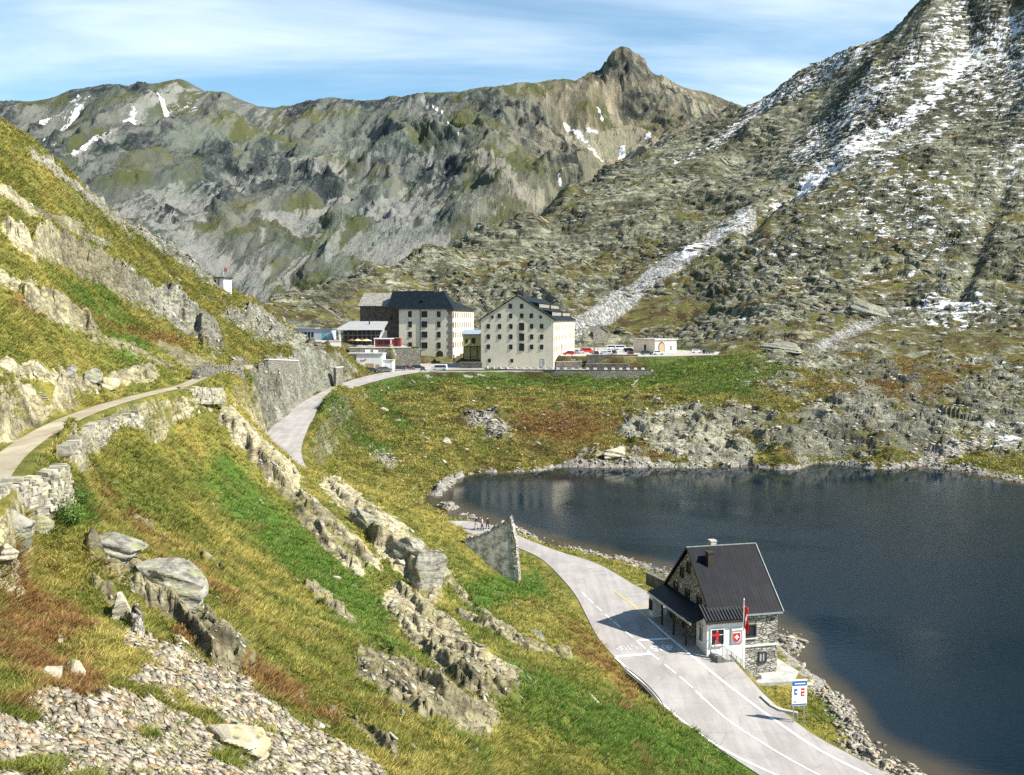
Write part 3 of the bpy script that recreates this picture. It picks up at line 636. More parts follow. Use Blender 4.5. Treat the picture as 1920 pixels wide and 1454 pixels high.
def water_mat():
    s = NT('lake water')
    p = s.pos()
    sh = s.attr('A')[0]
    body = s.mix(s.ss(s.math('ADD', sh, s.math('MULTIPLY', s.math('SUBTRACT', s.noise(p, .25, 5, .6), .5), .35)), .35, 1.25), (.003, .012, .021), (.070, .055, .030))
    w1 = s.noise(s.map(p, (0, 0, R(15)), (1, 2.2, 1)), .9, 4, .6)
    w2 = s.noise(s.map(p, (0, 0, R(-20)), (1, 1.8, 1)), 3.6, 3, .6)
    calm = s.ss(s.noise(s.map(p, (0, 0, R(-12)), (.7, 1.6, 1)), .018, 4, .55, .6), .38, .62)
    sy = s.n('ShaderNodeSeparateXYZ', None, Vector=p).outputs[1]
    calm = s.math('MULTIPLY', s.math('MULTIPLY', s.math('ADD', s.math('MULTIPLY', calm, .85), .15), 1.0), s.ss(sy, 212, 135, .08, 1))
    hh = s.math('ADD', w1, s.math('MULTIPLY', w2, .18))
    nm = s.n('ShaderNodeBump', None, Height=hh, Strength=s.math('MULTIPLY', calm, .38), Distance=.16).outputs[0]
    return s.out(body, s.math('ADD', s.math('MULTIPLY', calm, .16), .03), nm, spec=.12, IOR=1.33)
LB = (Y < 330)
nx, ny = 260, 220
lx, ly = np.meshgrid(np.linspace(-40, 190, nx), np.linspace(55, 236, ny))
lu = np.clip(lx / ly, U0, U1)
lz = np.zeros_like(lx)
ls = sample(sm(-1.5, 0, Zbase) * 1.0, np.clip(lx / ly, U0, U1) * ly, ly)
lake = grid_mesh('lake', lx, ly, lz, {'A': (ls, 0, 0, 0)}, water_mat())
lake['kind'] = 'structure'
# ---------------------------------------------------------------- roads and level ground
def asphalt(name, a, b, k=1.0):
    s = NT(name)
    p = s.pos()
    n = s.noise(p, .35, 6, .65); m = s.noise(p, 14, 4, .6); t = s.noise(s.map(p, (0, 0, R(-32)), (1.4, .10, 1)), 1.0, 5, .6)
    c = s.mix(s.ss(s.math('ADD', s.math('MULTIPLY', n, .5), s.math('MULTIPLY', t, .5)), .36, .64), a, b)
    c = s.mix(s.ss(s.noise(p, .09, 4, .6), .50, .62, 0, .4), c, tuple(x * .72 for x in a))
    c = s.mix(s.ss(m, .35, .7, 0, .35), c, tuple(x * .55 for x in a))
    cr = s.vor(s.map(p, (0, 0, R(20)), (.16, .22, 1)), 1.0, 'DISTANCE_TO_EDGE')
    c = s.mix(s.ss(s.math('ADD', cr, s.math('MULTIPLY', s.math('SUBTRACT', n, .5), .05)), .004, .012, .13 * k, 0), c, (.05, .05, .05))
    return s.out(c, .85, s.bump(m, .35, .02), spec=.25)
M = {}
M['asphalt'] = asphalt('pale worn asphalt', (.30, .275, .262), (.41, .385, .365))
M['gravel'] = asphalt('pale gravel', (.36, .33, .30), (.48, .45, .41), .0)
M['path'] = asphalt('dusty path', (.30, .25, .165), (.46, .41, .31), .0)
def paint(name, col, rough=.6, wear=.35):
    s = NT(name)
    n = s.noise(s.pos(), 5.0, 6, .7)
    return s.out(s.mix(s.ss(n, .52, .72, 0, wear), col, tuple(x * .55 for x in col)), rough, spec=.3)
M['white_line'] = paint('white road paint', (.80, .80, .80)); M['faint_line'] = paint('worn white road paint', (.52, .50, .48), wear=.8)
M['yellow_line'] = paint('yellow road paint', (.70, .52, .10))

def mesh_obj(name, verts, faces, mat, parent=None, smooth=False, kind=None):
    me = bpy.data.meshes.new(name)
    me.from_pydata([tuple(map(float, v)) for v in verts], [], faces)
    if smooth:
        for f in me.polygons: f.use_smooth = True
    me.materials.append(mat)
    me.update()
    o = bpy.data.objects.new(name, me); COL.objects.link(o)
    if parent: o.parent = parent
    if kind: o['kind'] = kind
    return o
def strip(name, pl, mat, dz=0.0, parent=None, kind='structure', ncross=5, drop=.5):
    """ribbon along a centre line (x, y, z, halfwidth) with a skirt turned down into the ground"""
    vs, fs = [], []
    n = len(pl)
    for i in range(n):
        a, b = pl[max(0, i - 1)], pl[min(n - 1, i + 1)]
        t = (b - a)[:2]; t /= np.linalg.norm(t) + 1e-9
        nrm = np.array([t[1], -t[0]])
        w = pl[i, 3]
        row = [(-w - .03, -drop)] + [(-w + 2 * w * k / (ncross - 1), 0) for k in range(ncross)] + [(w + .03, -drop)]
        for u, h in row: vs.append((pl[i, 0] + nrm[0] * u, pl[i, 1] + nrm[1] * u, pl[i, 2] + dz + h))
    m = ncross + 2
    for i in range(n - 1):
        for k in range(m - 1): fs.append((i * m + k, i * m + k + 1, (i + 1) * m + k + 1, (i + 1) * m + k))
    return mesh_obj(name, vs, fs, mat, parent, kind=kind)
def sheet(name, poly, z, mat, thick=.5):
    n = len(poly)
    vs = [(x, y, z) for x, y in poly] + [(x, y, z - thick) for x, y in poly]
    fs = [tuple(range(n))[::-1] if poly_area(poly) < 0 else tuple(range(n))]
    fs += [(i, (i + 1) % n, n + (i + 1) % n, n + i) for i in range(n)]
    return mesh_obj(name, vs, fs, mat, kind='structure')
def poly_area(p): return sum(p[i][0] * p[(i + 1) % len(p)][1] - p[(i + 1) % len(p)][0] * p[i][1] for i in range(len(p))) / 2
road = strip('road', ROAD, M['asphalt'])
foot = strip('footpath', PTH[:int(len(PTH) * .52)], M['path'], .0, ncross=4)
sheet('forecourt', PLAZA, 16.73, M['gravel']); sheet('car_park', CARPARK, 20.83, M['gravel'])
sheet('terrace_ground', PADS[2][0], 23.63, M['gravel']); sheet('upper_road', PADS[3][0], 24.84, M['gravel']); sheet('kiosk_yard', PADS[5][0], 16.78, M['gravel'])
def road_z(x, y):
    d, e = poly_dist(np.array([x], np.float32), np.array([y], np.float32), ROAD)
    return float(e[0, 0])
def on_road(px, py):
    z = 2.5
    for _ in range(12):
        p = G(px, py, z); z = road_z(p[0], p[1])
    return np.array(G(px, py, z))
def mark(name, segs, mat, w, dz=.02):
    vs, fs = [], []
    for a, b in segs:
        n = max(1, int(np.linalg.norm((b - a)[:2]) / 1.5))
        t = (b - a)[:2]; t = t / (np.linalg.norm(t) + 1e-9); nr = np.array([t[1], -t[0]]) * w / 2
        k0 = len(vs)
        for i in range(n + 1):
            q = a + (b - a) * i / n
            z = road_z(q[0], q[1]) + dz
            vs += [(q[0] - nr[0], q[1] - nr[1], z), (q[0] + nr[0], q[1] + nr[1], z)]
        fs += [(k0 + 2 * i, k0 + 2 * i + 1, k0 + 2 * i + 3, k0 + 2 * i + 2) for i in range(n)]
    return mesh_obj(name, vs, fs, mat, road)
def pix_line(pts, step=1.0):
    w = np.array([on_road(*p) for p in pts])
    return cat(w, step)
def seglist(pl): return [(pl[i], pl[i + 1]) for i in range(len(pl) - 1)]
rl = pix_line([(1215, 1160), (1257, 1197), (1300, 1233), (1347, 1271), (1393, 1307), (1477, 1368), (1547, 1413), (1633, 1455), (1720, 1490)])
mark('edge_line', seglist(rl), M['white_line'], .24)
ll = pix_line([(1153, 1233), (1200, 1277), (1253, 1330), (1347, 1400), (1440, 1447), (1500, 1472)])
mark('edge_line', seglist(ll), M['white_line'], .20)
cl_ = pix_line([(1092, 1112), (1107, 1127), (1143, 1160), (1197, 1205), (1220, 1226), (1287, 1280), (1360, 1347), (1427, 1392), (1500, 1435), (1590, 1480)], .5)
dash, acc = [], 0
for i in range(len(cl_) - 1):
    L_ = np.linalg.norm(cl_[i + 1] - cl_[i]); acc += L_
    if acc % 2.6 < 1.7 or i > len(cl_) * .62: dash.append((cl_[i], cl_[i + 1]))
mark('centre_line', dash, M['white_line'], .15)
mark('stop_line', [(on_road(1197, 1201), on_road(1255, 1198))], M['white_line'], .5)
mark('stop_line', [(on_road(1155, 1232), on_road(1221, 1226))], M['white_line'], .5)
yl = pix_line([(1152, 1108), (1180, 1130), (1213, 1158)])
mark('yellow_line', seglist(yl) + [(on_road(1193, 1138), on_road(1250, 1136)), (on_road(1204, 1149), on_road(1250, 1146))], M['yellow_line'], .13)
mark('bay_line', [(on_road(a, b), on_road(c, d)) for a, b, c, d in ((1072, 1058, 1100, 1056), (1090, 1067, 1122, 1064), (1109, 1077, 1146, 1074), (1124, 1089, 1170, 1086), (1141, 1101, 1205, 1097), (1171, 1117, 1235, 1112))], M['faint_line'], .15)
GLY = {'S': [(1, .85, .7, 1), (.7, 1, .3, 1), (.3, 1, 0, .8), (0, .8, .2, .55), (.2, .55, .8, .45), (.8, .45, 1, .22), (1, .22, .7, 0), (.7, 0, .3, 0), (.3, 0, 0, .15)],
       'T': [(0, 1, 1, 1), (.5, 1, .5, 0)], 'O': [(.3, 0, .7, 0), (.7, 0, 1, .3), (1, .3, 1, .7), (1, .7, .7, 1), (.7, 1, .3, 1), (.3, 1, 0, .7), (0, .7, 0, .3), (0, .3, .3, 0)],
       'P': [(0, 0, 0, 1), (0, 1, .7, 1), (.7, 1, 1, .85), (1, .85, 1, .6), (1, .6, .7, .45), (.7, .45, 0, .45)]}
def road_word(word, base, right, upv, mat):
    sg = []
    n = len(word)
    for k, ch in enumerate(word):
        for x0, y0, x1, y1 in GLY[ch]:
            f = lambda x, y: base + right * ((k + .12 + x * .68) / n) + upv * y
            sg.append((f(x0, y0), f(x1, y1)))
    mark('stop_word', sg, mat, .13)
b0, b1, b2 = on_road(1226, 1222), on_road(1268, 1219), on_road(1217, 1213)
road_word('STOP', b0, b1 - b0, b2 - b0, M['white_line'])
b0, b1, b2 = on_road(1190, 1210), on_road(1150, 1213), on_road(1198, 1218)
road_word('STOP', b0, b1 - b0, b2 - b0, M['faint_line'])
# ---------------------------------------------------------------- object kit
class MB:
    """collects simple shapes into one mesh"""
    def __init__(s): s.v, s.f = [], []
    def add(s, vs, fs):
        k = len(s.v); s.v += [tuple(v) for v in vs]; s.f += [tuple(i + k for i in f) for f in fs]; return s
    def box(s, x0, x1, y0, y1, z0, z1, tap=0.0):
        t = tap
        return s.add([(x0, y0, z0), (x1, y0, z0), (x1, y1, z0), (x0, y1, z0), (x0 + t, y0 + t, z1), (x1 - t, y0 + t, z1), (x1 - t, y1 - t, z1), (x0 + t, y1 - t, z1)],
                     [(3, 2, 1, 0), (4, 5, 6, 7), (0, 1, 5, 4), (1, 2, 6, 5), (2, 3, 7, 6), (3, 0, 4, 7)])
    def prism(s, poly, a, b, axis='y'):
        """2D outline extruded from a to b along an axis"""
        n = len(poly)
        if axis == 'y': f = lambda p, t: (p[0], t, p[1])
        elif axis == 'x': f = lambda p, t: (t, p[0], p[1])
        else: f = lambda p, t: (p[0], p[1], t)
        return s.add([f(p, a) for p in poly] + [f(p, b) for p in poly], [tuple(range(n)), tuple(range(2 * n - 1, n - 1, -1))] + [(i + n, (i + 1) % n + n, (i + 1) % n, i) for i in range(n)])
    def slab(s, q, n, t):
        """quad thickened by t along n"""
        q = [Vector(p) for p in q]; n = Vector(n).normalized() * t
        return s.add([p for p in q] + [p + n for p in q], [(3, 2, 1, 0), (4, 5, 6, 7), (0, 1, 5, 4), (1, 2, 6, 5), (2, 3, 7, 6), (3, 0, 4, 7)])
    def tube(s, p0, p1, r, n=8, r1=None):
        p0, p1 = Vector(p0), Vector(p1); d = (p1 - p0).normalized()
        a = d.orthogonal().normalized(); b = d.cross(a)
        r1 = r if r1 is None else r1
        vs = [p0 + (a * math.cos(k * 2 * math.pi / n) + b * math.sin(k * 2 * math.pi / n)) * r for k in range(n)] + [p1 + (a * math.cos(k * 2 * math.pi / n) + b * math.sin(k * 2 * math.pi / n)) * r1 for k in range(n)]
        return s.add(vs, [tuple(range(n))[::-1], tuple(range(n, 2 * n))] + [(i, (i + 1) % n, (i + 1) % n + n, i + n) for i in range(n)])
    def sphere(s, c, r, n=8, m=6, sc=(1, 1, 1)):
        vs, fs = [], []
        for j in range(m + 1):
            t = math.pi * j / m
            for k in range(n):
                q = 2 * math.pi * k / n
                vs.append((c[0] + r * sc[0] * math.sin(t) * math.cos(q), c[1] + r * sc[1] * math.sin(t) * math.sin(q), c[2] + r * sc[2] * math.cos(t)))
        for j in range(m):
            for k in range(n): fs.append((j * n + k, (j + 1) * n + k, (j + 1) * n + (k + 1) % n, j * n + (k + 1) % n))
        return s.add(vs, fs)
    def build(s, name, mat, parent=None, bevel=0.0, smooth=False, label=None):
        me = bpy.data.meshes.new(name); me.from_pydata(s.v, [], s.f)
        bm = bmesh.new(); bm.from_mesh(me); bmesh.ops.recalc_face_normals(bm, faces=bm.faces)
        if bevel: bmesh.ops.bevel(bm, geom=bm.edges[:], offset=bevel, segments=1, affect='EDGES', clamp_overlap=True)
        bm.to_mesh(me); bm.free()
        if smooth:
            for f in me.polygons: f.use_smooth = True
        me.materials.append(mat)
        o = bpy.data.objects.new(name, me); COL.objects.link(o)
        if parent: o.parent = parent
        if label: o['label'] = label
        return o
def thing(name, label, cat_, loc=(0, 0, 0), rz=0.0, group=None):
    o = bpy.data.objects.new(name, None); COL.objects.link(o)
    o.empty_display_size = .2
    o.location = loc; o.rotation_euler = (0, 0, rz)
    return tag(o, label, cat_, group)
def tag(o, label, cat_, group=None):
    o['label'] = label; o['category'] = cat_
    if group: o['group'] = group
    return o
def kids(o): return [c for c in bpy.data.objects if c.parent == o]
def dup(o, loc, rz, label, group=None):
    c = o.copy(); COL.objects.link(c); c.location = loc; c.rotation_euler = (0, 0, rz); c['label'] = label
    if group: c['group'] = group
    for k in kids(o):
        q = k.copy(); COL.objects.link(q); q.parent = c
        for g in kids(k):
            h_ = g.copy(); COL.objects.link(h_); h_.parent = q
    return c
def simple(name, col, rough=.7, var=.25, scale=2.0, metal=0.0, bump=.0, spec=.3):
    s = NT(name)
    n = s.noise(s.obj(), scale, 7, .65)
    c = s.mix(s.ss(n, .35, .68), tuple(x * (1 - var) for x in col), tuple(min(1, x * (1 + var * .5)) for x in col))
    return s.out(c, rough, s.bump(n, bump, .05) if bump else None, metal, spec)
def plaster(name, col, streak_=.3):
    s = NT(name)
    p = s.obj()
    n = s.noise(p, .35, 8, .65); v = s.noise(s.map(p, scale=(1.2, 1.2, .10)), 1.0, 6, .6)
    c = s.mix(s.ss(n, .35, .7, 0, .5), col, tuple(x * .80 for x in col))
    c = s.mix(s.ss(v, .52, .70, 0, streak_), c, tuple(x * .55 for x in col))
    return s.out(c, .85, None, spec=.2)
def masonry(name, a, b, mortar=(.10, .09, .08), sc=(1.5, 1.5, 3.2), mw=.07):
    """rubble masonry: flat irregular stones in mortar"""
    s = NT(name)
    p = s.obj()
    q = s.n('ShaderNodeVectorMath', {'operation': 'ADD'}, i0=s.map(p, scale=sc), i1=s.n('ShaderNodeVectorMath', {'operation': 'SCALE'}, i0=s.noise(p, 1.4, 3, .5, out=1), Scale=.35).outputs[0]).outputs[0]
    cell = s.n('ShaderNodeSeparateColor', None, Color=s.vor(q, 1.0, 'F1', 1)).outputs[0]
    e = s.vor(q, 1.0, 'DISTANCE_TO_EDGE')
    c = s.mix(cell, a, b)
    c = s.mix(s.ss(s.noise(p, 3.0, 6, .7), .4, .7, 0, .4), c, tuple(x * .5 for x in a))
    gap = s.ss(e, .01, mw, 1, 0)
    c = s.mix(gap, c, mortar)
    return s.out(c, .9, s.bump(s.math('ADD', s.ss(e, 0, .14), s.math('MULTIPLY', cell, .5)), .9, .06), spec=.15)
def seam_metal(name, col, rough=.5, metal=.0):
    s = NT(name)
    p = s.obj()
    n = s.noise(p, .7, 6, .6); v = s.noise(s.map(p, scale=(5, .5, .5)), 1.0, 5, .6)
    c = s.mix(s.ss(s.math('ADD', s.math('MULTIPLY', n, .5), s.math('MULTIPLY', v, .5)), .42, .66), col, tuple(x * 1.9 + .003 for x in col))
    return s.out(c, rough, None, metal, .12)
def glass(name, col=(.012, .016, .022), rough=.12):
    s = NT(name)
    n = s.noise(s.obj(), .9, 3, .5)
    return s.out(s.mix(n, col, tuple(x * 2.2 for x in col)), rough, None, 0, .5)
M['cream'] = plaster('cream hospice plaster', (.66, .60, .47), .2); M['cream2'] = plaster('pale cream plaster', (.70, .64, .51), .2); M['white_wall'] = plaster('white plaster', (.74, .735, .72), .18)
M['stone_wall'] = masonry('grey rubble masonry', (.22, .205, .18), (.56, .53, .47), (.09, .082, .07), (1.9, 1.9, 4.6), .13)
M['dark_stone'] = masonry('dark stone masonry', (.085, .075, .068), (.17, .155, .135), (.04, .035, .03), (1.2, 1.2, 2.4))
M['dry_stone'] = masonry('dry stone walling', (.30, .28, .23), (.62, .585, .50), (.035, .03, .025), (2.2, 2.2, 4.4), .13)
M['old_stone'] = masonry('old grey walling', (.17, .16, .135), (.36, .335, .28), (.085, .078, .066), (2.0, 2.0, 3.6), .10)
M['roof_black'] = seam_metal('anthracite seam roof', (.0045, .0055, .009)); M['roof_green'] = seam_metal('dark green metal roof', (.006, .010, .013)); M['slab_roof'] = masonry('stone slab roof', (.24, .225, .20), (.40, .38, .34), (.09, .085, .08), (1.2, 2.2, 2.2), .06)
M['roof_grey'] = simple('grey roofing', (.33, .33, .33), .7); M['pane'] = glass('dark window glass'); M['pane_pale'] = glass('pale window glass', (.20, .22, .24), .2)
M['frame_dark'] = simple('dark stained timber', (.045, .035, .028)); M['frame_white'] = simple('white painted timber', (.72, .72, .70)); M['concrete'] = simple('pale concrete', (.46, .44, .405), .9, .3, 1.2, bump=.3); M['dark_concrete'] = simple('dark weathered concrete', (.16, .15, .14), .9, .4, 1.5, bump=.3)
M['steel'] = simple('galvanised steel', (.46, .47, .48), .45, .15, 3, .6); M['dark_metal'] = simple('dark painted metal', (.04, .04, .045), .5); M['red'] = simple('red paint', (.55, .025, .022), .5, .15); M['white'] = simple('white enamel', (.82, .82, .82), .45, .06); M['blue'] = simple('blue enamel', (.035, .13, .42), .45, .1)
M['grey_panel'] = simple('grey panel', (.30, .30, .31), .6, .1); M['yellow_wall'] = plaster('faded yellow plaster', (.55, .46, .20)); M['rubber'] = simple('black rubber', (.02, .02, .02), .8); M['wood'] = simple('weathered timber', (.22, .14, .08), .8); M['stone_grey'] = simple('cut grey stone', (.30, .28, .25), .9, .35, 1.5, bump=.4)
M['pale_stone'] = simple('pale dressed stone', (.62, .60, .55), .9, .2, 2, bump=.3); M['turquoise'] = simple('turquoise sheeting', (.10, .42, .40), .6); M['tan_door'] = simple('tan timber door', (.42, .30, .17), .7); M['blue_roof'] = simple('blue grey sheet roof', (.28, .34, .42), .5); M['red_wall'] = simple('dull red boards', (.24, .035, .03), .7)
M['cream_cloth'] = simple('cream parasol cloth', (.74, .64, .30), .8, .1); M['rust_cloth'] = simple('rusty brown parasol cloth', (.23, .09, .04), .8, .2); M['skin'] = simple('skin', (.50, .32, .23), .6, .1)

def window(root, u, z, w, h, side, off, mat_f='frame_dark', mat_g='pane', sill=True, depth=.10, arch=False):
    """frame and pane set on a wall; side 'front' faces -y at y=off, 'left' faces -x at x=off, 'right' faces +x at x=off"""
    fb, gb = MB(), MB()
    t = .10 if w < 1.6 else .14
    def put(mb, a0, a1, z0, z1, d0, d1):
        if side == 'front': mb.box(a0, a1, off - d1, off - d0, z0, z1)
        elif side == 'left': mb.box(off - d1, off - d0, a0, a1, z0, z1)
        else: mb.box(off + d0, off + d1, a0, a1, z0, z1)
    put(fb, u - w / 2 - t, u - w / 2, z - t, z + h + t, -.05, depth); put(fb, u + w / 2, u + w / 2 + t, z - t, z + h + t, -.05, depth)
    put(fb, u - w / 2, u + w / 2, z + h, z + h + t, -.05, depth); put(fb, u - w / 2, u + w / 2, z - t, z, -.05, depth + (.08 if sill else 0))
    put(fb, u - .035, u + .035, z, z + h, -.02, .05)
    if h > 1.3: put(fb, u - w / 2, u - .04, z + h * .62, z + h * .62 + .06, -.02, .045); put(fb, u + .04, u + w / 2, z + h * .62, z + h * .62 + .06, -.02, .045)
    f = fb.build('window', M[mat_f], root)
    put(gb, u - w / 2, u + w / 2, z, z + h, -.04, .02)
    gb.build('pane', M[mat_g], f)
    return f
# ---------------------------------------------------------------- customs house by the road
HA = .235
HX, HY, HB = 17.5, 83.0, 1.2
_c, _s = math.cos(HA), math.sin(HA)
HO = (HX + .3 * _c - .3 * _s, HY + .3 * _s + .3 * _c, HB)
def hw(x, y): return (HO[0] + x * _c - y * _s, HO[1] + x * _s + y * _c)
house = thing('customs_house', 'stone customs house with a steep black roof and white annex by the road', 'house', HO, HA)
W_, D_, E_, RG = 6.4, 10.2, 5.85, 10.5
MB().box(0, W_, 0, D_, -1.5, E_).prism([(0, E_), (D_, E_), (D_ / 2, RG - .15)], 0, W_, 'x').build('wall', M['stone_wall'], house)
MB().box(-.25, W_ + 1.6, -.9, D_ + .4, -1.6, -.02).build('plinth', M['concrete'], house)
rf = MB()
sl_ = Vector((0, D_ / 2 + .3, RG - E_ + .27)); nn = Vector((0, -(RG - E_), D_ / 2)).normalized()
e0 = E_ - .27
rf.slab([(-.3, -.3, e0), (W_ + .3, -.3, e0), (W_ + .3, D_ / 2, RG), (-.3, D_ / 2, RG)], nn, .14)
rf.slab([(W_ + .3, D_ + .3, e0), (-.3, D_ + .3, e0), (-.3, D_ / 2, RG), (W_ + .3, D_ / 2, RG)], (0, -nn.y, nn.z), .14)
roof = rf.build('roof', M['roof_black'], house)
rb = MB()
k = -.28
while k < W_ + .3:
    rb.slab([(k, -.3, e0 + .16), (k + .05, -.3, e0 + .16), (k + .05, D_ / 2 - .05, RG + .1), (k, D_ / 2 - .05, RG + .1)], nn, .035); k += .36
rb.build('standing_seam', M['roof_black'], roof)
MB().slab([(W_ + .3, -.34, e0 + .02), (W_ + .38, -.34, e0 + .02), (W_ + .38, D_ / 2, RG + .05), (W_ + .3, D_ / 2, RG + .05)], nn, .18).box(-.3, W_ + .38, D_ / 2 - .06, D_ / 2 + .06, RG + .12, RG + .19).build('verge_trim', simple('pale verdigris trim', (.26, .30, .27), .6), roof)
MB().box(-.3, W_ + .3, -.42, -.30, e0 - .06, e0 + .1).build('gutter', M['steel'], roof)
MB().box(1.1, 1.66, 3.3, 3.95, 7.6, 10.35).box(1.05, 1.71, 3.25, 4.0, 10.35, 10.5).build('chimney', M['frame_dark'], house, label='dark square chimney near the left end of the roof')
MB().box(2.3, 2.85, 5.3, 5.9, 9.6, 10.95).box(2.25, 2.9, 5.25, 5.95, 10.95, 11.08).build('chimney', M['concrete'], house, label='small pale chimney on the ridge')
MB().box(2.95, W_ + .04, -.10, -.003, 2.55, 2.72).build('band_course', M['pale_stone'], house)
window(house, 3.72, 3.55, .95, .95, 'front', 0, 'frame_dark'); window(house, 4.95, 1.15, .6, .78, 'front', 0, 'frame_dark', 'pane_pale')
MB().box(3.1, 4.35, -.16, -.004, 3.3, 3.44).build('window_sill', M['pale_stone'], house)
for u, z in ((8.0, 5.35), (5.3, 5.35), (2.7, 5.35)): window(house, u, z, .8, 1.15, 'left', 0)
for u, z in ((6.6, 7.5), (5.1, 8.3)): window(house, u, z, .62, .8, 'left', 0)
window(house, 5.0, 3.6, .8, 1.1, 'right', W_)
# covered passage along the gable
pr = MB()
pr.slab([(-1.9, .2, 4.95), (-1.9, D_ + .3, 4.95), (-.02, D_ + .3, 5.65), (-.02, .2, 5.65)], (-.37, 0, 1), .13)
porch = pr.build('porch_roof', M['roof_black'], house)
MB().box(-2.0, -1.9, .2, D_ + .3, 4.86, 5.06).build('gutter', M['steel'], porch)
for y in (1.6, 4.4, 7.2):
    MB().box(-1.8, -1.64, y, y + .16, 2.55, 4.98).build('post', M['frame_dark'], house)
MB().box(-1.8, -.9, D_ - .7, D_ + .2, 2.4, 4.9).build('booth', M['white_wall'], house)
window(house, D_ - .3, 3.5, .55, .8, 'left', -1.8)
for y in (2.3, 5.4, 8.3): MB().box(-.08, -.004, y, y + 1.0, 2.6, 4.7).build('door', M['frame_dark'], house)
# white entrance annex
AX0, AX1, AY0, AY1 = -.75, 2.93, -.62, 1.6
MB().box(AX0, AX1, AY0, AY1, -1.0, 5.45).build('annex_wall', M['white_wall'], house)
ar = MB(); an = Vector((0, -.5, 1)).normalized()
ar.slab([(AX0 - .25, AY0 - .32, 5.36), (AX1 + .22, AY0 - .32, 5.36), (AX1 + .22, .75, 6.35), (AX0 - .25, .75, 6.35)], an, .12)
n2_ = nn
ar.slab([(.1, .62, 6.42), (2.45, .62, 6.42), (2.45, 1.75, 7.46), (.1, 1.75, 7.46)], n2_, .10)
ar.slab([(.55, 1.75, 7.46), (1.2, 1.75, 7.46), (1.2, 2.7, 8.34), (.55, 2.7, 8.34)], n2_, .08)
aroof = ar.build('annex_roof', M['roof_black'], house)
as_ = MB(); k = AX0 - .22
while k < AX1 + .2:
    as_.slab([(k, AY0 - .32, 5.48), (k + .07, AY0 - .32, 5.48), (k + .07, .74, 6.46), (k, .74, 6.46)], an, .09); k += .30
as_.build('standing_seam', simple('dull lead seams', (.06, .062, .07), .6), aroof)
MB().box(AX0 - .28, AX1 + .24, AY0 - .40, AY0 - .30, 5.22, 5.42).build('fascia', M['frame_dark'], aroof)
MB().box(AX0 - .02, AX1 + .02, AY0 - .06, AY0 - .003, 4.85, 5.15).build('cornice', M['white'], house)
# entrance window with a red cut-out figure behind the glass, coat of arms beside it
ew = window(house, .22, 3.25, 1.15, 1.35, 'front', AY0, 'frame_white')
MB().box(-.32, .42, AY0 - .055, AY0 - .022, 4.02, 4.22).box(.08, .30, AY0 - .056, AY0 - .023, 3.27, 4.45).build('red_figure', M['red'], ew)
pnl = MB().box(1.50, 2.58, AY0 - .08, AY0 - .003, 3.20, 4.62).build('sign_panel', M['grey_panel'], house)
sh_ = [(-.34, .40), (.34, .40), (.36, .0), (.28, -.26), (0, -.44), (-.28, -.26), (-.36, 0)]
MB().prism([(2.04 + x * 1.12, 3.78 + z * 1.12) for x, z in sh_], AY0 - .10, AY0 - .081).build('shield_border', M['white'], pnl)
MB().prism([(2.04 + x, 3.78 + z) for x, z in sh_], AY0 - .115, AY0 - .101).build('shield', M['red'], pnl)
MB().box(1.84, 2.24, AY0 - .13, AY0 - .116, 3.74, 3.88).box(1.97, 2.11, AY0 - .131, AY0 - .117, 3.61, 4.01).build('cross', M['white'], pnl)
MB().box(1.56, 2.54, AY0 - .10, AY0 - .082, 4.42, 4.54).build('name_strip', M['white'], pnl)
window(house, .5, 3.3, .8, 1.3, 'left', AX0, 'frame_white')
# entrance steps going down along the front, with rail
st_ = MB()
for i in range(9): st_.box(-.35 + i * .36, .02 + i * .36, AY0 - 1.25, AY0 - .02, -1.0, 2.62 - i * .28)
st_.build('entrance_steps', M['concrete'], house)
MB().prism([(-.42, 2.75), (-.1, 2.75), (2.95, .35), (2.95, -1.2), (-.42, -1.2)], AY0 - 1.46, AY0 - 1.26).build('stair_wall', M['dark_concrete'], house)
rl_ = MB()
a_, b_ = Vector((.05, AY0 - 1.36, 2.65)), Vector((2.75, AY0 - 1.36, .52))
for k in range(7):
    q = a_.lerp(b_, k / 6); rl_.tube(q, q + Vector((0, 0, 1.05)), .03, 6)
rl_.tube(a_ + Vector((0, 0, 1.05)), b_ + Vector((0, 0, 1.05)), .035, 6); rl_.tube(a_ + Vector((0, 0, .2)), b_ + Vector((0, 0, .2)), .025, 6)
for k in range(38):
    q = a_.lerp(b_, k / 37); rl_.tube(q + Vector((0, 0, .2)), q + Vector((0, 0, 1.05)), .012, 4)
rl_.tube(a_ + Vector((-.05, 0, 1.05)), (-.05, AY0 - .2, 3.7), .03, 6); rl_.tube((-.05, AY0 - .2, 2.6), (-.05, AY0 - .2, 3.7), .03, 6)
rl_.build('stair_railing', M['steel'], house)
MB().box(2.95, 4.1, AY0 - .9, -.12, -1.2, .42).build('stair_landing', M['old_stone'], house)
MB().tube((-.55, AY0 - .2, 4.95), (-.55, AY0 - .2, 5.1), .08).build('wall_lamp', M['white'], house)

sheet('concrete_apron', [hw(3.0, -2.3)[:2], hw(6.6, -2.6)[:2], hw(8.3, -.5)[:2], hw(8.0, 5.0)[:2], hw(6.3, 5.0)[:2], hw(6.3, -.1)[:2], hw(3.0, -.1)[:2]], 1.30, M['concrete'], .6)
